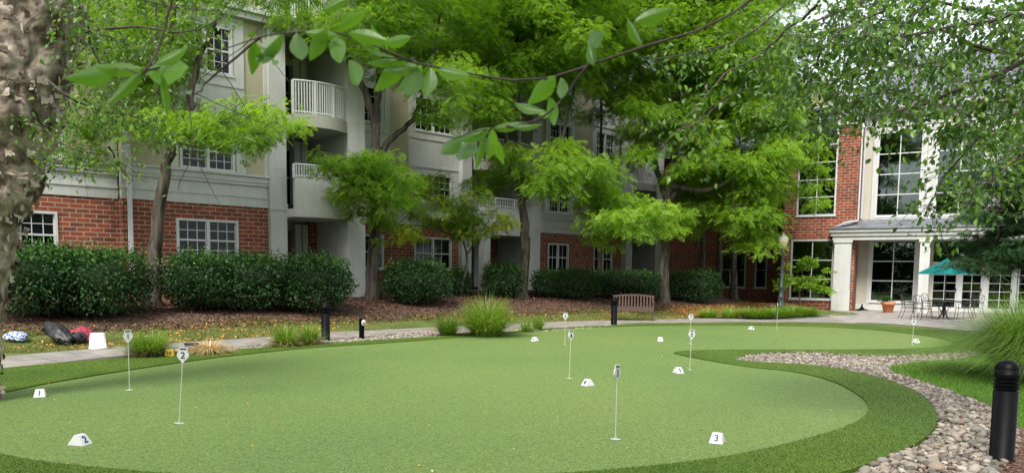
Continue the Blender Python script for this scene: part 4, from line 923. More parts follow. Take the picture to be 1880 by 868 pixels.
# ------------------------------------------------------------------ birches
from mathutils import noise as mn
def birch_trunk(root, P, rad, seg, rings, origin, flakes=260, vis=None):
    P = trunk_path(P, rings, .0); L_ = np.linspace(0, 1, rings); R_ = np.interp(L_, np.linspace(0, 1, len(rad)), rad)
    a = np.linspace(0, 2*math.pi, seg, endpoint=False); V = []
    for i in range(rings):
        for th in a:
            d = Vector((math.cos(th), math.sin(th), 0)); q_ = Vector(P[i])+d*R_[i]
            k = 1+.15*mn.noise(q_*2.2)+.13*mn.noise(Vector((q_.x*9, q_.y*9, q_.z*4)))+.03*mn.noise(q_*26)
            V.append(np.array(P[i])+np.array(d)*R_[i]*k)
    q = [(i*seg+j, i*seg+(j+1) % seg, (i+1)*seg+(j+1) % seg, (i+1)*seg+j) for i in range(rings-1) for j in range(seg)]
    G().add(V, q).build('trunk', birchm, root, True, origin=origin)
    g = G()
    for _ in range(flakes):
        t = rng.random()**.8; i = t*(rings-1); c = np.array([np.interp(i, range(rings), P[:, k]) for k in range(3)]); r = np.interp(i, range(rings), R_)
        th = rng.uniform(0, 6.28); hh = rng.uniform(.02, .11); ww = rng.uniform(.05, .26); curl = rng.uniform(.0, .045)*(1 if rng.random() < .8 else 1.8); n1, n2 = 6, 5; VV = []
        side = rng.choice([-1, 1]); slope = rng.normal(0, .3); jag = rng.uniform(.65, 1.2, n1)
        for ii in range(n1):
            s_ = ii/(n1-1); an = th+side*ww*s_
            for jj in range(n2):
                v_ = jj/(n2-1)-.5; lift = 1.03+.02*rng.random(); rr_ = r*lift+.01+curl*s_**2.0*(1+.4*math.sin(jj*2.1+th*7)); VV.append((c[0]+rr_*math.cos(an), c[1]+rr_*math.sin(an), c[2]+hh*(v_*(1-.2*s_)*jag[ii])+slope*s_*hh))
        g.add(VV, [(ii*n2+jj, (ii+1)*n2+jj, (ii+1)*n2+jj+1, ii*n2+jj+1) for ii in range(n1-1) for jj in range(n2-1)], None, float(rng.choice([rng.uniform(.02, .25), rng.uniform(.5, .92), 1.], p=[.52, .46, .02])))
    g.build('peeling_bark', peelm, root, True, origin=origin)['kind'] = 'stuff'
    return P

def twig_leaves(gl_, gt, path, n, size, spread, tint=(.05, .95), hang=-.5, tw=.003, len_=.35):
    """alternate leaves on side twigs along a branch"""
    path = np.asarray(path); m = len(path)
    k = max(1, int(n/9))
    for _ in range(k):
        i = rng.uniform(.1, 1)*(m-1); c = np.array([np.interp(i, range(m), path[:, j]) for j in range(3)])
        d = rng.normal(size=3); d[2] = d[2]*.5+hang*.6; d = unit(d); L_ = len_*rng.uniform(.5, 1.3); e = c+d*L_; mid = c+d*L_*.5+np.array([0, 0, .08*L_]); B = bez(c, mid, e, 6); B[:, 2] -= np.linspace(0, 1, 6)**2*.25*L_
        gt.tube(B, np.linspace(tw, tw*.4, 6), 4, False)
        nn = 9; s_ = rng.uniform(.1, 1, nn)*5; C = np.stack([np.interp(s_, range(6), B[:, j]) for j in range(3)], 1)+rng.normal(0, spread, (nn, 3))
        fwd = d[None]*.5+rng.normal(0, .6, (nn, 3)); fwd[:, 2] += hang
        gl_.inst(OV_V, OV_Q, OV_T, C, frames(fwd, .9), size*rng.uniform(.65, 1.2, nn), rng.uniform(tint[0], tint[1], nn))

# left foreground river birch
YL = 9.2
b0 = np.array([at_Y(-66, 700, YL)[0], YL, 0.]); p_ = lambda a, b, dy=0.: at_Y(a, b, YL+dy)
bir = empty('river_birch_tree', b0, 0, 'river birch with peeling tan bark at the left edge of the picture', 'tree')
pp = [b0+[0, 0, -.05], p_(-60, 620), p_(-46, 540), p_(-30, 440), p_(-5, 360), p_(10, 280), p_(28, 200), p_(44, 110), p_(55, 20), p_(66, -80), p_(80, -200)]
birch_trunk(bir, pp, [.38, .33, .33, .35, .40, .44, .48, .52, .54, .44, .38], 90, 260, b0, 850)
p2 = [p_(-45, 330, .15), p_(-40, 250, .2), p_(-32, 150, .25), p_(-30, 50, .3), p_(-40, -80, .4), p_(-50, -200, .4)]
b2o = G(); P2 = trunk_path(p2, 40, .0); b2o.tube(P2, np.linspace(.38, .3, 40)*(1+.06*rng.normal(size=40)), 20, False); b2o.build('side_stem', birchm, bir, True, origin=b0)
gl_, gt = G(), G()
for (pts, n) in [([(110, -60), (150, 20), (170, 90), (205, 160), (230, 200)], 330), ([(90, 150), (130, 180), (190, 205), (250, 215), (300, 260)], 300), ([(100, 60), (160, 60), (230, 80), (290, 130)], 300), ([(60, 200), (95, 250), (140, 275), (200, 285)], 240), ([(200, 270), (215, 300), (228, 318)], 60),
                 ([(120, -60), (200, -20), (300, 10), (400, 20)], 300), ([(150, 60), (250, 50), (340, 60), (420, 30)], 160), ([(290, -50), (285, 60), (284, 150), (283, 182)], 20), ([(80, 290), (110, 300), (150, 290), (165, 280)], 60)]:
    yb = rng.uniform(-1.2, .6); Pn = trunk_path([p_(a, b, yb+rng.normal(0, .15)) for a, b in pts], 14, .012); gt.tube(Pn, np.linspace(.016, .004, 14), 6, False); twig_leaves(gl_, gt, Pn, n*1.4, .062, .05, (.2, .95), len_=.42)
gl_.build('crown', lbirch, bir, False, origin=b0); gt.build('branch', twigm, bir, True, origin=b0)

# right hand birch: trunk just outside the frame, limbs across the upper right
YR = 7.6
bR = np.array([7.6, YR, 0.]); p_ = lambda a, b, dy=0.: at_Y(a, b, YR+dy)
rbir = empty('overhanging_birch_tree', bR, 0, 'birch whose leafy dark limbs hang over the upper right of the picture', 'tree')
birch_trunk(rbir, [bR, bR+[.1, 0, 1.5], bR+[0, .1, 3], bR+[-.1, 0, 5], bR+[.1, 0, 8]], [.2, .17, .15, .12, .06], 20, 60, bR, 40)
gl_, gt = G(), G(); rot = bR+np.array([0, 0, 3.2])
limbs = [([(1980, -40), (1850, 30), (1740, 50), (1640, 70), (1560, 60)], 520, .02), ([(1990, 60), (1860, 70), (1760, 110), (1680, 150)], 420, .02), ([(1620, 20), (1540, 60), (1500, 110), (1470, 150)], 300, .01), ([(1760, -50), (1600, 0), (1500, 40), (1460, 90)], 420, .014), ([(1960, 60), (1880, 112), (1800, 148), (1740, 172), (1700, 190), (1640, 206), (1600, 214)], 330, .03), ([(2000, 110), (1880, 98), (1808, 90), (1740, 60), (1650, 40), (1560, 30)], 330, .03), ([(1980, 20), (1880, 30), (1800, 20), (1700, 0), (1560, -20), (1420, 0)], 560, .03),
         ([(1800, 90), (1700, 118), (1620, 132), (1560, 140), (1480, 162), (1440, 200)], 300, .014), ([(1700, 190), (1640, 165), (1560, 190), (1500, 235)], 300, .012), ([(1960, 160), (1880, 200), (1800, 250), (1730, 330), (1700, 390)], 300, .02),
         ([(1960, 240), (1880, 280), (1820, 330), (1770, 350)], 200, .02), ([(1500, 10), (1440, 60), (1400, 100), (1330, 140), (1250, 230)], 110, .012), ([(1480, -30), (1380, 60), (1300, 90), (1200, 110)], 100, .012), ([(1900, -60), (1760, -40), (1640, 60), (1540, 90)], 400, .02),
         ([(1340, 170), (1290, 220), (1242, 240)], 40, .008), ([(1640, 40), (1600, 100), (1560, 150), (1590, 210)], 260, .01), ([(1880, 112), (1850, 170), (1790, 200), (1760, 230)], 260, .012)]
for pts, n, r_ in limbs:
    yb = rng.uniform(-.7, 1.6); Pn = trunk_path([p_(a, b, yb+rng.normal(0, .12)) for a, b in pts], 16, .012)
    if pts[0][0] > 1890: Pn = np.vstack([bez(bR+np.array([0, 0, 2.6+rng.random()]), (bR+Pn[0])/2+[0, 0, 1.9], Pn[0], 6)[:-1], Pn])
    gt.tube(Pn, np.linspace(r_*1.3, .004, len(Pn)), 7, False); twig_leaves(gl_, gt, Pn, n*2.05, .074, .07, (.03, .9), len_=.52)
gl_.build('crown', lbirch, rbir, False, origin=bR); gt.build('branch', twigm, rbir, True, origin=bR)

# branches close to the camera, out of focus
def near_branch(label, Y, paths, leaves, grp):
    o0 = at_Y(*paths[0][0], Y); root = empty('overhanging_branch', o0, 0, label, 'branch', grp); gt, gl_ = G(), G()
    for pts, r_ in [(p, .0024) for p in paths]:
        gt.tube(trunk_path([at_Y(a, b, Y+.02*math.sin(i*2.)) for i, (a, b) in enumerate(pts)], 20, .0012), np.linspace(r_, r_*.45, 20), 6, False)
    for (x, y, dx, dy, L_, t_) in leaves:
        a = at_Y(x, y, Y+rng.normal(0, .02)); b = at_Y(x+dx, y+dy, Y+rng.normal(0, .03)); f_ = b-a; ln = np.linalg.norm(f_); f_ = f_/ln
        sd_ = np.cross(f_, np.array([rng.normal(0, .35), -1, rng.normal(.2, .35)])); sd_ = sd_/np.linalg.norm(sd_); Fr = np.stack([f_, sd_, np.cross(f_, sd_)])[None]
        gl_.inst(NL_V*[1, L_*.9, 1], NL_Q, None, a[None], Fr, [ln*.92], np.array([t_]))
    gt.build('twig', twigm, root, True, origin=o0); gl_.build('leaves', lnear, root, True, origin=o0); return root
near_branch('out of focus birch twig with five bright leaves in front of the left tree', 1.15, [[(330, -80), (300, 60), (265, 130), (230, 126)], [(265, 130), (300, 124)]],
    [(262, 126, -92, 4, .8, .8), (215, 125, -88, 28, .8, .5), (262, 130, -68, 72, .55, .6), (268, 128, 96, 8, 1.25, .95), (285, 118, 68, -28, .8, .8), (296, 135, 16, 88, .45, .6)], None)
near_branch('out of focus brown branch with hanging leaf clusters crossing the upper middle', 1.45, [[(1460, -70), (1380, 0), (1300, 50), (1180, 86), (1100, 112), (1020, 142), (930, 147), (840, 130), (770, 118), (700, 90), (620, 58), (540, 60), (480, 68), (430, 85), (350, 105)], [(480, 68), (380, 150), (372, 165), (350, 175)], [(770, 118), (740, 110), (700, 105)], [(1080, 118), (1046, 165), (1010, 205), (970, 226), (930, 232), (880, 240), (830, 255)], [(930, 232), (985, 240)]],
    [(520, 62, -55, 60, .9, .4), (545, 60, 10, 65, 1.0, .3), (560, 60, 70, 10, .8, .7), (600, 55, -35, 62, 1., .5), (610, 60, 22, 70, .9, .7), (620, 55, 60, -40, .7, .8), (640, 60, 80, 20, .85, .9), (655, 70, 70, 50, .7, .6), (500, 75, -20, 55, .9, .4), (470, 78, -6, 60, .9, .3), (700, 80, 70, -10, .6, .6),
     (770, 118, -70, 20, .9, .8), (775, 118, -45, 60, 1.0, .85), (765, 122, -15, 70, 1.1, .2), (790, 124, -6, 68, 1.0, .45), (800, 125, 70, 22, .9, .85), (730, 110, -60, 12, .7, .7), (745, 112, -60, 60, .9, .6), (1020, 140, -50, 55, 1., .6), (1030, 142, 5, 50, .8, .3), (1090, 120, -10, -40, .9, .2), (1110, 60, -40, 30, .9, .2), (1180, 85, -40, -55, .8, .4), (1165, 40, 75, -22, .9, .4), (1010, 178, 10, 60, .9, .5),
     (640, 110, 30, 60, .8, .5), (590, 20, 60, -25, .7, .6), (680, 45, 20, 60, .7, .4), (905, 236, -5, 62, 1.1, .95), (900, 235, -62, 32, .8, .4), (880, 245, -62, 10, .7, .5), (868, 250, -28, 62, .9, .35), (850, 252, -50, 42, .8, .3), (905, 236, 65, -8, .7, .5), (940, 232, 62, 2, .6, .3), (945, 190, 60, 22, .9, .5), (890, 250, -18, 70, .5, .5), (985, 205, 35, 12, 1., .6), (900, 250, 30, 55, .8, .7)], None)
near_branch('thin dark leafy branch hanging from the top over the left windows', 3.4, [[(520, -60), (470, 60), (400, 120), (340, 170), (310, 200)], [(340, 165), (352, 230), (350, 290), (328, 340), (332, 350)], [(352, 270), (380, 330), (404, 376)], [(345, 165), (420, 200), (500, 235), (540, 270)], [(400, 120), (440, 180), (470, 240), (510, 270)], [(470, 60), (500, 110), (530, 150)]],
    [(340, 165, 14, 10, 1., .3), (352, 240, 12, 14, 1., .3), (500, 110, 14, 12, 1, .5), (470, 60, -18, 8, 1, .4)], None)

# mass of trees behind the camera, seen only as reflections and shade
src = bpy.data.objects
proto = [o for o in bpy.data.objects if o.name.startswith('shade_tree') and o.parent is None][:2]
for i, (x, y, sc_, dz) in enumerate([(-18, -14, 1.6, 0), (-7, -17, 1.7, 0), (4, -15, 1.6, 0), (15, -14, 1.7, 0), (27, -8, 1.6, 0), (-29, -6, 1.6, 0), (-12, -22, 1.5, -7), (-2, -21, 1.5, -7), (9, -20, 1.5, -7), (20, -18, 1.5, -7), (30, -14, 1.5, -7)]):
    c = copy_tree(proto[i % 2]); c.location = (x, y, dz); c.rotation_euler = (0, 0, i*1.3); c.scale = (sc_, sc_, sc_)
    c['label'] = 'leafy tree reflected in the clubhouse windows, standing behind the viewer'; c['group'] = 'trees standing behind the viewer'

# ------------------------------------------------------------------ hedges
def shrub(px0, px1, ytop, ybot, Y, label, group, depth=1.3, n=5200, bright=.0, name='hedge_shrub'):
    b = at_Y((px0+px1)/2, ybot, Y); zg = float(height(b[0], b[1])); top = at_Y((px0+px1)/2, ytop, Y)[2]
    hw = (at_Y(px1, ybot, Y)[0]-at_Y(px0, ybot, Y)[0])/2; H = top-zg
    root = empty(name, (b[0], b[1], zg), 0, label, 'hedge' if name == 'hedge_shrub' else 'shrub', group)
    # superellipsoid surface points
    def surf(n, k=1.):
        d = unit(rng.normal(size=(n, 3))); e = 2.8
        s_ = (np.abs(d[:, 0])**e+np.abs(d[:, 1])**e+np.abs(d[:, 2])**e)**(-1/e); lump = 1+.08*np.sin(d[:, 0]*6+px0)+.07*np.sin(d[:, 2]*6+d[:, 1]*5+px0*.3)+.05*np.sin(d[:, 0]*13+d[:, 2]*9+px0)
        return d, d*(s_*lump*k)[:, None]*[hw, depth, H*.47]+[0, 0, H*.53]
    g = G(); k_ = 1-.30*rng.random(n)**1.3
    d, p = surf(n, 1.); p = (p-[0, 0, H*.53])*k_[:, None]+[0, 0, H*.53]; p += rng.normal(0, .05, p.shape)
    keep = (p[:, 2] > .12) & ~((p[:, 2] < H*.3) & (rng.random(n) < .35)); d, p = d[keep], p[keep]; n = len(p)
    fwd = d*.7+rng.normal(0, .6, (n, 3)); fwd[:, 2] -= .15
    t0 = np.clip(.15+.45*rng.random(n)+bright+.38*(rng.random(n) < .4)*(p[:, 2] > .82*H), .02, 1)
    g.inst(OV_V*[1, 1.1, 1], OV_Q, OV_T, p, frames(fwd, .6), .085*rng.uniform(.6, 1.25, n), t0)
    # sprigs sticking out on top
    m = 130; u_ = rng.uniform(-.9, .9, m)*hw; v_ = rng.uniform(-.7, .7, m)*depth
    for a, b_ in zip(u_, v_):
        hgt = .05+.28*rng.random()**2; zt = H*(1.0-.12*(a/hw)**4-.1*(b_/depth)**4)-.03; C = np.column_stack([np.full(6, a)+rng.normal(0, .02, 6), np.full(6, b_)+rng.normal(0, .02, 6), zt+np.linspace(-.05, hgt, 6)])
        g.inst(OV_V, OV_Q, OV_T, C, frames(rng.normal(size=(6, 3))+[0, 0, .5], .5), np.full(6, .07), np.clip(rng.uniform(.5, 1, 6), 0, 1))
    g.build('foliage', lhedge, root)
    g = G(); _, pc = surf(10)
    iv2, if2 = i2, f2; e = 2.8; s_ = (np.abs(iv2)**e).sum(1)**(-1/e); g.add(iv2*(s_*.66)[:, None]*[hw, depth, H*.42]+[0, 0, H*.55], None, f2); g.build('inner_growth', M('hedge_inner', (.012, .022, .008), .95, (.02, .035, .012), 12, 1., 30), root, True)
    g = G()
    for _ in range(9):
        a = rng.uniform(-.35, .35)*hw; b_ = rng.uniform(-.3, .3)*depth; g.tube(bez(np.array([a, b_, -.03]), np.array([a*1.3, b_*1.3, H*.25]), np.array([a*2.1, b_*2., H*.55]), 5), np.linspace(.028, .012, 5), 5, False)
    g.build('stem', twigm, root, True); return root
grpL = 'leafy hedge shrubs in a row before the brick wall'
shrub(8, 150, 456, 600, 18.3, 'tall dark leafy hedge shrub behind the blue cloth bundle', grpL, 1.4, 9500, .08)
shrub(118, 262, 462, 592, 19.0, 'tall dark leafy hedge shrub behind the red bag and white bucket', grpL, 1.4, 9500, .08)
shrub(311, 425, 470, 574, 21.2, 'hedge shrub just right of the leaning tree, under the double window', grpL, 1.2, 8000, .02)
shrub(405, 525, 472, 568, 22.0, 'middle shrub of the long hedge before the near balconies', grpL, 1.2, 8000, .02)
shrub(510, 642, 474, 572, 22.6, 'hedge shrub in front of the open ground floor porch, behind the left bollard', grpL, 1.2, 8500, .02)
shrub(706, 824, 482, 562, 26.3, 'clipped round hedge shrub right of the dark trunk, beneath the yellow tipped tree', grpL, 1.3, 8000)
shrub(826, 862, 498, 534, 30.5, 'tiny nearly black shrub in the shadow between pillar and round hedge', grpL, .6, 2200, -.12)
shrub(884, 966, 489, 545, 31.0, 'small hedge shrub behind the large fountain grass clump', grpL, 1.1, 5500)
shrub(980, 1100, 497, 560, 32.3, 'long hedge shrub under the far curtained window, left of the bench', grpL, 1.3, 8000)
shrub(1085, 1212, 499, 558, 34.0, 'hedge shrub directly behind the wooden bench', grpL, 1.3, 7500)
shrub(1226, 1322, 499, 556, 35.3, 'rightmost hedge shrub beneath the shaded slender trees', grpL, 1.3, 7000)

hp = [o for o in bpy.data.objects if o.name.startswith('hedge_shrub') and o.parent is None]
for i, x in enumerate([-26, -18, -10, -2, 6, 14, 22, 30]):  # enlarged hedge copies, added out of view so the lower windows reflect foliage
    c = copy_tree(hp[i % 5]); c.location = (x, -11-(i % 3), -.5); c.scale = (5, 3, 4); c.rotation_euler = (0, 0, .3*i)
    c['label'] = 'enlarged hedge copy added unseen behind the viewer for the clubhouse glass to reflect'; c['group'] = 'hedge masses added behind the viewer'

# ------------------------------------------------------------------ grasses
def grass_clump(name, px, py, wpx, hpx, label, mat, n=700, spread=.5, tint=(.1, .9), group=None, wid=.010, lean=1., Yo=None, plumes=0, basebrown=False, droop=.55, cat='grass clump'):
    b = ground_at(px, py) if Yo is None else np.array([at_Y(px, py, Yo)[0], Yo, 0.])
    m_ = b[1]/F; H = hpx*m_; R = wpx*1.18*m_/2
    root = empty(name, b, 0, label, cat, group); g = G(); seg = 6
    t = np.linspace(0, 1, seg)
    a = rng.uniform(0, 6.28, n); r0_ = R*.34*np.sqrt(rng.random(n)); reach = R*rng.uniform(.12, 1.0, n)**.75*lean*1.05; hh = H*rng.uniform(.55, 1.05, n)*(1-.55*(reach/R)**2)
    dirn = np.column_stack([np.cos(a), np.sin(a)]); side = np.column_stack([-np.sin(a), np.cos(a), np.zeros(n)])
    wv = wid*rng.uniform(.6, 1.3, n)
    P = np.zeros((n, seg, 3)); P[:, :, 0] = (dirn[:, 0]*r0_)[:, None]+(dirn[:, 0]*reach)[:, None]*t**1.5; P[:, :, 1] = (dirn[:, 1]*r0_)[:, None]+(dirn[:, 1]*reach)[:, None]*t**1.5
    dr = droop*(reach/R); P[:, :, 2] = hh[:, None]*(t*(1+dr[:, None]*.8)-dr[:, None]*t**2.6*1.6)
    P[:, 1:, :2] += np.cumsum(rng.normal(0, .012*H, (n, seg-1, 2)), axis=1); P[:, :, 2] = np.maximum(P[:, :, 2], .004)
    wd = (wv[:, None]*(1-t**2*.92))[:, :, None]*side[:, None, :]/1.
    V = np.stack([P-wd/2, P+wd/2], 2).reshape(-1, 3); q = []
    base = np.arange(n)[:, None]*seg*2; k = np.arange(seg-1)[None]*2; q = np.stack([base+k, base+k+1, base+k+3, base+k+2], -1).reshape(-1, 4)
    tn = np.repeat(rng.uniform(tint[0], tint[1], n), seg-1)
    g.add(V, q); g.tq[-1] = np.maximum(tn, .01); g.build('blades', mat, root)
    if basebrown:
        m = n//2; a = rng.uniform(0, 6.28, m); r = R*.5*np.sqrt(rng.random(m)); C = np.column_stack([r*np.cos(a), r*np.sin(a), rng.uniform(0, .22, m)*H]); fwd = np.column_stack([np.cos(a), np.sin(a), rng.uniform(-.4, .6, m)])
        gg = G(); gg.inst(RH_V*[1, .12, 1], RH_Q, None, C, frames(fwd, .3), np.full(m, .3*H), rng.uniform(.02, .6, m)); gg.build('dead_blades', lstraw if basebrown == 1 else llitter, root)
    if plumes:
        gg = G()
        for _ in range(plumes):
            a_ = rng.uniform(0, 6.28); rr_ = R*rng.uniform(.3, 1.0); c = np.array([rr_*math.cos(a_), rr_*math.sin(a_), H*rng.uniform(.75, 1.1)]); d = unit(np.array([math.cos(a_)*.6, math.sin(a_)*.6, .7])); gg.tube([c, c+d*.05*H*2, c+d*.12*H*2], [.004, .010, .002], 5, False, tint=.9)
            gg.tube([np.array([c[0]*.2, c[1]*.2, 0]), c*[.7, .7, .6], c], .0025, 3, False, tint=.6)
        gg.build('plumes', lstraw, root)
    return root
gg_ = 'fountain grass clumps along the path'
grass_clump('fountain_grass', 274, 655, 105, 66, 'green fountain grass clump with brown base, behind flag number 1', lgrass, 1100, basebrown=2, group=gg_, tint=(.2, .85))
grass_clump('fountain_grass', 524, 637, 75, 58, 'left one of the paired grass clumps by the left bollard', lgrass, 800, basebrown=1, group=gg_, tint=(.25, 1), plumes=0)
grass_clump('fountain_grass', 568, 633, 62, 54, 'right one of the paired grass clumps, touching the left bollard', lgrass, 700, basebrown=1, group=gg_, tint=(.25, 1), plumes=0)
grass_clump('fountain_grass', 822, 617, 68, 56, 'darker grass clump leaning against the large fountain grass', lgrass, 700, group=gg_, tint=(.02, .6), plumes=0)
grass_clump('fountain_grass', 893, 617, 132, 96, 'largest pale green fountain grass clump in the middle by the path', lgrass, 1900, group=gg_, tint=(.35, 1), wid=.013)
grass_clump('fountain_grass', 966, 610, 34, 34, 'low grass tuft right of the large clump, nearer marker 6', lgrass, 350, group=gg_, tint=(.3, .9))
grass_clump('fountain_grass', 988, 606, 36, 40, 'bushy grass tuft left of flag number 6', lgrass, 400, group=gg_, tint=(.3, .9))
grass_clump('straw_grass', 384, 650, 82, 36, 'dry straw coloured grass clump behind flag number 2', lstraw, 900, tint=(.2, 1), wid=.012, droop=.9)
grass_clump('maiden_grass', 1915, 690, 345, 215, 'huge arching maiden grass mound behind the near bollard', lgrass, 7500, Yo=12.6, tint=(.1, .85), wid=.009, droop=.9)
for i, (a, b, w_, h_) in enumerate([(1300, 583, 60, 26), (1340, 584, 66, 30), (1375, 584, 60, 28)]):
    grass_clump('arching_grass', a, b, w_, h_, ['olive arching grass clump nearest the bench', 'olive arching grass clump between bench and lily bed', 'olive arching grass clump touching the lily bed'][i], lgrass, 650, tint=(.5, 1), group='olive grass clumps right of the bench', wid=.014)
for i, (a, b, w_, h_) in enumerate([(1388, 585, 80, 26), (1422, 584, 80, 29), (1455, 582, 80, 30), (1482, 580, 60, 24)]):
    grass_clump('daylily_clump', a, b, w_, h_, ['leftmost strappy green lily clump of the bed below the lamp post', 'lily clump left of the lamp post foot and flag pole', 'lily clump right of the lamp post foot', 'rightmost lily clump beside the pale pebbles'][i], lgrass, 900, tint=(.3, .8), group='daylilies below the lamp post', wid=.02, cat='plant')

# ------------------------------------------------------------------ made objects
def bollard(px, py, label, H=.93, r=.1):
    b = at_z(px, py, 0); root = empty('bollard_light', (b[0], b[1], 0), 0, label, 'bollard', 'black bollard lights round the green')
    G().lathe([(0, 0), (r+.012, 0), (r+.012, .025), (r, .03), (r, H*.70), (0, H*.70)], seg=28).build('post', blackm, root, True)
    g = G(); z = H*.70
    for i in range(4): g.lathe([(0, z), (r*.86, z), (r*.86, z+.012), (r*1.02, z+.014), (r*1.02, z+.032), (r*.86, z+.034)], seg=28); z += .034
    g.build('louvre_ring', blackm, root)
    R = r*1.02; n = 9; rem = H-z; G().lathe([(R, z), (R, z+rem-R)]+[(R*math.cos(i/n*math.pi/2), z+rem-R+R*math.sin(i/n*math.pi/2)) for i in range(n+1)], seg=28).build('dome_cap', blackm, root, True)
    return root
bollard(1838, 846, 'large near black bollard light at the right beside the stones')
bollard(598, 626, 'black bollard light on the left beside the paired grass clumps')
bollard(1127, 597.5, 'black bollard light standing before the left end of the bench')
# short post with outlet
b = at_z(664, 622, 0); pw = empty('outlet_post', (b[0], b[1], 0), .25, 'short square black post with grey outlet box beside the path', 'post')
G().box(-.06, .06, -.06, .06, 0, .48).box(-.065, .065, -.065, .065, .482, .50).build('post', blackm, pw)
g = G(); g.lathe([(0, 0), (.052, 0), (.055, .02), (.045, .04), (0, .045)], seg=16); o = g.build('outlet_cover', M('grey_plastic', (.45, .43, .38), .5), pw, True); o.rotation_euler = (math.pi/2, 0, 0); o.scale = (1, 1.45, 1); o.location = (.045, -.062, .40)
G().box(.035, .055, -.112, -.106, .38, .42).build('latch', blackm, pw)

# number flags
def arrow_plate(z0, w_, h_):
    """plate outline: rectangular name bar on a rounded shield tapering to the rod"""
    hw = w_/2; out = [(-.012, 0), (.012, 0), (.014, h_*.1), (hw*.6, h_*.22), (hw, h_*.42), (hw, h_*.58), (hw*.72, h_*.76), (hw*.72, h_), (-hw*.72, h_), (-hw*.72, h_*.76), (-hw, h_*.58), (-hw, h_*.42), (-hw*.6, h_*.22), (-.014, h_*.1)]
    return [(x, z+z0) for x, z in out]
def flag(num, px, py, top, rot, label, wpl=.118, tilt=0.):
    b = at_z(px, py, .014); ppm = F/b[1]; H = (py-top)/ppm
    root = empty('putting_flag', (b[0], b[1], .014), rot, label, 'golf flag', 'numbered flags on the putting green'); root.rotation_euler = (0, tilt, rot)
    hp = .165; G().tube([(0, 0, 0), (0, 0, H-hp+.01)], .0048, 8).build('rod', steel, root)
    G().lathe([(.0, .001), (.05, .001), (.054, .006), (.03, .010), (.012, .010), (.01, .03), (0, .03)], seg=20).build('cup', M('cup_metal', (.42, .45, .38), .4, metal=.3), root)
    O = arrow_plate(H-hp, wpl, hp); n = len(O); V = [(x, -.006, z) for x, z in O]+[(x, .006, z) for x, z in O]+[(0, -.006, H-hp*.5), (0, .006, H-hp*.5)]
    g = G(); g.add(V, [(i, i+n, (i+1) % n+n, (i+1) % n) for i in range(n)], [(2*n, i, (i+1) % n) for i in range(n)]+[(2*n+1, (i+1) % n+n, i+n) for i in range(n)])
    pl = g.build('number_plate', whitep, root)
    for s_ in (-1, 1):
        t = text_obj(str(num), .096, blue, pl, 'numeral', bold=.0015); t.rotation_euler = (math.pi/2, 0, 0 if s_ < 0 else math.pi); t.location = (0, s_*.0075, H-hp*.53)
        g = G(); g.box(-wpl*.26, wpl*.26, min(s_*.0062, s_*.008), max(s_*.0062, s_*.008), H-hp*.16, H-hp*.06); g.build('name_bar', blue, pl)
    return root
def face(px, py): b = at_z(px, py); return -math.atan2(b[0], b[1])
fl = [(1, 238, 716, 604, .1, 'white flag number 1 at the left, before the grass clump with the brown base'), (2, 329, 777, 634, -.25, 'white flag number 2 leaning slightly, nearest flag on the left'), (3, 1130, 806, 666, 1.05, 'white flag number 3 seen nearly edge on, nearest flag in the middle'),
      (4, 1045, 695, 605, .8, 'white flag number 4 left of the centre marker wedge'), (5, 1266, 679, 604, .3, 'white flag number 5 near the tip of the turf peninsula'), (6, 1037, 633, 573, .1, 'white flag number 6 on the far left edge below the bushy tuft'), (7, 1267, 631, 575, .3, 'white flag number 7 standing farther off, just behind flag 5'),
      (8, 1426, 605, 556, 1.5, 'white flag seen edge on before the lamp post'), (9, 1675, 633, 584, .4, 'small white flag at the far right before the patio chairs')]
for num, px, py, top, rot, lab in fl: flag(num, px, py, top, face(px, py)+rot, lab, tilt=(.075 if num == 2 else .03 if num in (4, 5) else 0.))
# tee markers: triangular wedges
def wedge(num, px, py, rot, label, col=None, L_=.135, W_=.165, H_=.095, txt=True, b=None):
    b = at_z(px, py, .014) if b is None else b; root = empty('number_marker', (b[0], b[1], b[2]), rot, label, 'marker', 'numbered wedge markers on the green')
    V = [(-L_/2, -W_/2, 0), (L_/2, -W_/2, 0), (L_/2, W_/2, 0), (-L_/2, W_/2, 0), (-L_/2+.02, -.022, H_), (L_/2-.02, -.022, H_), (L_/2-.02, .022, H_), (-L_/2+.02, .022, H_)]
    g = G(); g.add(V, [(0, 3, 2, 1), (0, 1, 5, 4), (1, 2, 6, 5), (2, 3, 7, 6), (3, 0, 4, 7), (4, 5, 6, 7)]); w_ = g.build('wedge', col or whitep, root)
    bv = w_.modifiers.new('bevel', 'BEVEL'); bv.width = .004; bv.segments = 2
    if txt:
        sl_ = math.atan2(H_, W_/2-.022)
        for s_ in (-1, 1):
            t = text_obj(str(num), .097, blue, w_, 'numeral', bold=.002); t.rotation_euler = (sl_, 0, 0 if s_ < 0 else math.pi); t.location = (0, s_*(W_/4+.013+.0016), H_/2+.0016)
    return root
wl = [(1, 74, 727, -.15, 'white wedge marker 1 near the dark fringe at the far left'), (2, 147, 815, .85, 'white wedge marker 2, nearest on the left'), (3, 1317, 811, -.2, 'white wedge marker 3, nearest on the right'), (4, 1079, 707, -.9, 'white wedge marker 4 right of flag 4'),
      (5, 1245, 684, .6, 'white wedge marker 5 left of flag 5'), (6, 982, 625.5, -.7, 'white wedge marker 6 on the far edge left of flag 6'), (7, 1212, 625.5, .1, 'white wedge marker 7 left of flag 7'), (8, 1379, 604.5, .8, 'small white wedge marker on the far edge left of the edge on flag'), (9, 1681, 628.5, .7, 'small white wedge marker just right of the far right flag')]
for num, px, py, rot, lab in wl: wedge(num, px, py, face(px, py)+rot, lab)
yel = M('yellow_plastic', (.72, .46, .04), .5)
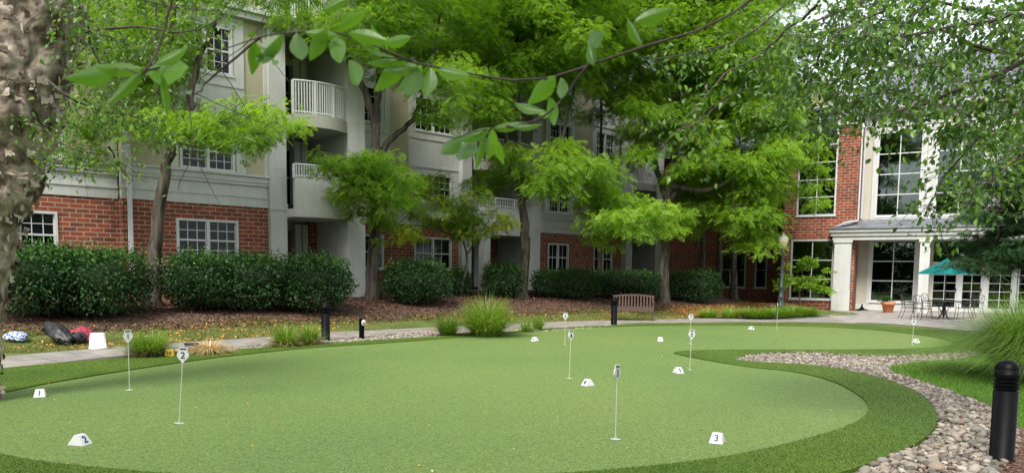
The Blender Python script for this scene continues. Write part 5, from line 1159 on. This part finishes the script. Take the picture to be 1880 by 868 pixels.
b = at_z(312, 655, .01); w1 = wedge('10', 0, 0, .1, 'yellow number marker lying in the pebbles behind flag number 2', yel, b=b, L_=.17, W_=.12, H_=.15)
b = at_z(325, 654, .01); w2 = wedge('', 0, 0, .1, 'cream number marker beside the yellow marker', M('cream_plastic', (.62, .52, .28), .5), b=b, L_=.09, W_=.12, H_=.15, txt=False)
G().box(-.035, -.02, -.07, -.03, .02, .11).box(.0, .015, -.07, -.03, .02, .11).build('stripe', M('brown_mark', (.07, .04, .02), .7), w2)
b = at_z(352, 648, .01); pb = empty('storage_box', (b[0], b[1], .01), .5, 'grey purple box with dark lid half hidden behind flag number 2', 'box')
G().box(-.12, .12, -.09, .09, 0, .17).build('box_body', M('mauve_plastic', (.25, .22, .30), .6), pb); G().box(-.13, .13, -.1, .1, .172, .2).build('lid', M('dark_lid', (.03, .025, .03), .5), pb)

# bucket
b = at_z(180, 641, 0); bk = empty('bucket', (b[0], b[1], .012), 0, 'white plastic bucket standing upside down at the path edge', 'bucket')
G().lathe([(.165, 0), (.172, .004), (.172, .03), (.163, .034), (.134, .31), (.126, .322), (0, .322)], seg=32).build('bucket_body', M('white_plastic', (.72, .73, .72), .4), bk, True)
g = G(); g.tube([(.17*math.cos(t), .17*math.sin(t), .025+.0*t) for t in np.linspace(3.3, 6.1, 14)], .005, 6); g.build('handle', steel, bk)
# bags
def softbag(name, px, py, sx, sy, sz, mat, label, rot=0., seed=1, tilt=0., extra=None):
    b = ground_at(px, py); root = empty(name, b, rot, label, 'bag'); iv3, if3 = ico(4); V = iv3.copy()
    for i, v in enumerate(V):
        q_ = Vector(v*1.3+seed); k = 1+.28*mn.noise(q_*1.2)+.12*mn.noise(q_*3.5)+.05*mn.noise(q_*9); V[i] = v*k
    V[:, 2] = np.where(V[:, 2] < 0, V[:, 2]*.55, V[:, 2]); V *= [sx, sy, sz]; V[:, 2] += V[:, 0]*tilt; V[:, 2] -= V[:, 2].min()+.01
    G().add(V, None, if3).build('bag_body', mat, root, True); return root
nyl = M('black_nylon', (.005, .005, .006), .5, (.012, .012, .014), 8, .6, 20); redf = M('crimson_fabric', (.22, .012, .03), .7, (.30, .03, .06), 12, .4, 30)
bb = softbag('sports_bag', 108, 632, .42, .2, .20, nyl, 'black sports bag slumped on the grass by the tall hedge', -.5, 3, -.38)
G().tube(bez(np.array([-.3, -.16, .3]), np.array([0, -.32, .5]), np.array([.3, -.2, .1]), 10), .012, 6).build('strap', nyl, bb)
G().tube(bez(np.array([-.38, -.1, .36]), np.array([0, -.1, .36]), np.array([.38, -.12, .12]), 10), .008, 5).build('zip_piping', M('grey_piping', (.2, .2, .2), .5), bb)
rb2 = softbag('crimson_backpack', 150, 632, .27, .2, .24, redf, 'crimson and black backpack between the black bag and the bucket', .2, 8, .1)
G().add(ico(3)[0]*[.2, .1, .14]+[-.03, -.14, .15], None, ico(3)[1]).build('black_pocket', nyl, rb2, True)
G().tube(bez(np.array([-.1, -.2, .24]), np.array([-.02, -.34, .34]), np.array([.1, -.22, .2]), 8), .014, 6).build('strap', nyl, rb2)
pl = bpy.data.materials.new('blue_plaid'); pl.use_nodes = True; n = pl.node_tree.nodes; L = pl.node_tree.links
tc = n.new('ShaderNodeTexCoord'); ck = n.new('ShaderNodeTexChecker'); ck.inputs['Scale'].default_value = 22; ck.inputs['Color1'].default_value = (.05, .10, .32, 1); ck.inputs['Color2'].default_value = (.55, .62, .75, 1); L.new(tc.outputs['Object'], ck.inputs[0]); L.new(ck.outputs[0], n['Principled BSDF'].inputs['Base Color'])
softbag('cloth_bundle', 30, 627, .21, .16, .15, pl, 'crumpled blue and white checked cloth bundle at the far left', .2, 12)

# bench
wood = M('weathered_teak', (.055, .03, .021), .7, (.095, .055, .042), 8, .3, 30)
bL = ground_at(1137, 584); bRt = at_z(1196, 586, .02); Yb = 27.2
bp = at_Y(1162, 583, Yb); zb = float(height(bp[0], bp[1])); bn = empty('garden_bench', (bp[0], bp[1], zb), math.radians(-9), 'weathered slatted wooden bench with curved back by the path', 'bench')
W2 = .70
g = G()
for i in range(6): g.box(-W2+.03, W2-.03, -.26+i*.08, -.26+i*.08+.06, .42, .445)
g.box(-W2, W2, -.275, -.262, .35, .42); g.build('seat', wood, bn)
g = G(); n_ = 12
for i in range(n_): x = -W2+.1+(2*W2-.2)*i/(n_-1); top = .84+.05*(1-(x/W2)**2); g.obox((x, .27+.03, (.46+top)/2), (1, 0, 0), (0, .99, -.12), (0, .12, .99), .024, .01, (top-.46)/2)
tp = [(x, .345, .86+.05*(1-(x/W2)**2)) for x in np.linspace(-W2, W2, 13)]
for i in range(12): a, c = np.array(tp[i]), np.array(tp[i+1]); d = unit(c-a); g.obox((a+c)/2, d, (0, 1, 0), np.cross(d, (0, 1, 0))*-1, np.linalg.norm(c-a)/2+.004, .018, .03)
g.obox((0, .285, .47), (1, 0, 0), (0, 1, 0), (0, 0, 1), W2-.03, .015, .03); g.build('backrest', wood, bn)
for sx in (-1, 1):
    G().box(sx*W2-.025, sx*W2+.025, -.27, -.22, 0, .64).build('leg', wood, bn)
    g = G(); g.box(sx*W2-.026, sx*W2+.026, .25, .30, 0, .46); g.obox((sx*W2, .31, .67), (1, 0, 0), (0, .99, -.12), (0, .12, .99), .026, .025, .22); g.build('leg', wood, bn)
    g = G(); g.box(sx*W2-.035, sx*W2+.035, -.31, .29, .642, .67); g.build('armrest', wood, bn)
    G().box(sx*W2-.015, sx*W2+.015, -.218, .248, .14, .18).box(sx*W2-.015, sx*W2+.015, -.218, .248, .36, .40).build('side_rail', wood, bn)

# lamp post
lb = np.array([at_Y(1433, 560, 32.6)[0], 32.6, 0]); lb[2] = float(at_Y(1433, 562, 32.6)[2]); ppm = F/32.6; LH = (562-432)/ppm
lp = empty('lamp_post', lb, 0, 'dark green lamp post with cream acorn lantern left of the brick corner', 'street lamp')
gpm = M('dark_green_iron', (.022, .035, .032), .45)
G().lathe([(0, -.4), (.17, -.4), (.17, .06), (.14, .12), (.12, .35), (.14, .40), (.10, .46), (.085, .75), (.11, .80), (.11, .84), (.07, .90), (.06, LH-.75), (.08, LH-.72), (.08, LH-.68), (.05, LH-.66), (.10, LH-.6), (.0, LH-.6)], seg=20).build('post', gpm, lp, True)
lm = M('frosted_cream_glass', (.40, .36, .22), .35)
G().lathe([(.07, LH-.60), (.12, LH-.56), (.20, LH-.30), (.21, LH-.22), (.18, LH-.19), (0, LH-.19)], seg=18).build('lantern', lm, lp, True)
G().lathe([(.22, LH-.20), (.20, LH-.14), (.10, LH-.05), (.04, LH-.02), (.03, LH+.02), (.045, LH+.05), (0, LH+.09)], seg=18).build('lantern_cap', M('pale_lamp_cap', (.30, .29, .24), .5), lp, True)

# terracotta pot with plant
b = at_z(1630, 573.5, .016); pt = empty('terracotta_pot', (b[0], b[1], .016), 0, 'round terracotta pot with a small green plant before the cream wall', 'pot'); k = F/b[1]
G().lathe([(0, 0), (.19, 0), (.20, .01), (.27, .36), (.31, .37), (.32, .40), (.32, .49), (.29, .50), (.27, .46), (0, .44)], seg=24).build('pot_body', M('terracotta', (.42, .13, .05), .8, (.50, .18, .08), 8), pt, True)
g = G(); n = 160; fwd = rng.normal(size=(n, 3))+[-.6, 0, .5]; g.inst(OV_V*[1, .5, 1], OV_Q, OV_T, np.column_stack([rng.normal(-.1, .14, n), rng.normal(0, .1, n), .5+np.abs(rng.normal(0, .1, n))]), frames(fwd, .5), np.full(n, .16), rng.uniform(.3, .9, n)); g.build('plant', lhedge, pt)
b = rb(.75, 1.1, .016); ub = empty('umbrella_base', b, 0, 'small black cone shaped parasol base by the brick corner', 'parasol base'); G().lathe([(0, 0), (.30, 0), (.30, .03), (.12, .07), (.05, .16), (.035, .26), (.0, .27)], seg=20).build('base', blackm, ub, True); G().tube([(0, 0, .25), (0, 0, .32)], .022, 8).build('socket', blackm, ub)

# patio set
iron = M('wrought_iron', (.012, .012, .012), .5)
tb = at_z(1732, 585.5, .016); tbl = empty('patio_table', tb, 0, 'round black wrought iron table under the teal umbrella', 'table')
k = F/tb[1]; TH = .72
g = G(); g.lathe([(.0, TH-.012), (.60, TH-.012), (.61, TH), (.60, TH+.014), (0, TH+.012)], seg=32); g.build('tabletop', iron, tbl)
g = G(); g.lathe([(.03, .1), (.05, .15), (.035, .3), (.04, TH-.1), (.1, TH-.02)], seg=12); g.build('pedestal', iron, tbl)
for i in range(4): a = i*math.pi/2+.4; d = np.array([math.cos(a), math.sin(a), 0]); G().tube(bez(d*.04+[0, 0, .62], d*.1+[0, 0, -.12], d*.46+[0, 0, .015], 12), .016, 6).tube(bez(d*.04+[0, 0, .2], d*.3+[0, 0, .45], d*.36+[0, 0, .68], 10), .01, 5).build('leg', iron, tbl)
def chair(px, py, rot, label):
    b = at_z(px, py, .016); root = empty('patio_chair', b, rot, label, 'chair', 'wrought iron chairs round the patio table')
    g = G(); pts = [(.23, -.22, .44), (.23, .2, .43), (-.23, .2, .43), (-.23, -.22, .44), (.23, -.22, .44)]; g.tube(pts, .012, 6)
    for i in range(9): y = -.2+.4*i/8; g.box(-.225, .225, y-.012, y+.012, .432, .438)
    g.build('seat', iron, root)
    g = G(); g.tube([(-.22, .2, .43), (-.22, .25, .7), (-.19, .30, .92), (0, .32, .97), (.19, .30, .92), (.22, .25, .7), (.22, .2, .43)], .012, 6)
    for sx in (-1, 1): g.tube(bez(np.array([sx*.2, .24, .62]), np.array([0, .27, .72]), np.array([sx*.14, .30, .93]), 8), .007, 5); g.tube(bez(np.array([sx*.2, .22, .52]), np.array([sx*.0, .24, .62]), np.array([-sx*.12, .29, .92]), 8), .007, 5)
    g.tube([(-.22, .24, .62), (.22, .24, .62)], .008, 5); g.build('backrest', iron, root)
    for sx in (-1, 1):
        G().tube([(sx*.23, -.22, .44), (sx*.25, -.25, .2), (sx*.24, -.28, 0)], .011, 6).build('leg', iron, root); G().tube([(sx*.23, .2, .43), (sx*.24, .25, .2), (sx*.24, .34, 0)], .011, 6).build('leg', iron, root)
        G().tube([(sx*.23, -.22, .44), (sx*.26, -.25, .60), (sx*.27, -.15, .66), (sx*.26, .08, .65), (sx*.22, .25, .68)], .011, 6).build('armrest', iron, root)
    return root
chair(1668, 584, 1.35, 'leftmost wrought iron chair of the patio set seen from its side'); chair(1692, 586.5, 1.9, 'iron patio chair second from the left, its back nearest the viewer'); chair(1706, 580, .4, 'iron patio chair behind the left side of the table')
chair(1768, 585, -1.9, 'iron patio chair just right of the table legs'); chair(1787, 583.5, -1.4, 'rightmost iron patio chair before the french doors')
um = empty('patio_umbrella', (tb[0], tb[1], tb[2]+.0), 0, 'teal market umbrella standing through the black patio table', 'umbrella')
teal = leafmat('teal_canvas', [(0, (.004, .13, .13)), (1, (.008, .20, .20))], .35, .7, .2)
zc = [float(at_Y(1732, y, tb[1])[2])-.016 for y in (475, 503)]
G().tube([(0, 0, 0), (0, 0, zc[0]+.06)], .02, 8).build('pole', M('dark_wood_pole', (.05, .03, .02), .5), um)
g = G(); Ru = (1732-1682)/(F/tb[1]); ns = 8; apex = (0, 0, zc[0]+.03)
for i in range(ns):
    a0, a1 = 2*math.pi*i/ns+.2, 2*math.pi*(i+1)/ns+.2
    rows = []
    for t in np.linspace(.0, 1, 7):
        row = []
        for s_ in np.linspace(0, 1, 6):
            a = a0+(a1-a0)*s_; c_ = (1-s_)*np.array([math.cos(a0), math.sin(a0)])+s_*np.array([math.cos(a1), math.sin(a1)]); z = zc[0]+.03-(zc[0]-zc[1]+.03)*(t**.9)-.03*math.sin(math.pi*s_)*math.sin(math.pi*t); row.append((c_[0]*Ru*t, c_[1]*Ru*t, z))
        rows += row
    q = [(r*6+c, r*6+c+1, (r+1)*6+c+1, (r+1)*6+c) for r in range(6) for c in range(5)]; g.add(rows, q, None, .2+.6*(i % 2))
g.build('canopy', teal, um)
for i in range(ns): a = 2*math.pi*i/ns+.2; G().tube([(0, 0, zc[0]+.0), (math.cos(a)*Ru*.98, math.sin(a)*Ru*.98, zc[1]-.015)], .008, 5).build('rib', M('rib_wood', (.06, .04, .03), .6) if i == 0 else bpy.data.materials['rib_wood'], um)
print('objects', len(bpy.data.objects), 'faces', sum(len(m.polygons) for m in bpy.data.meshes))
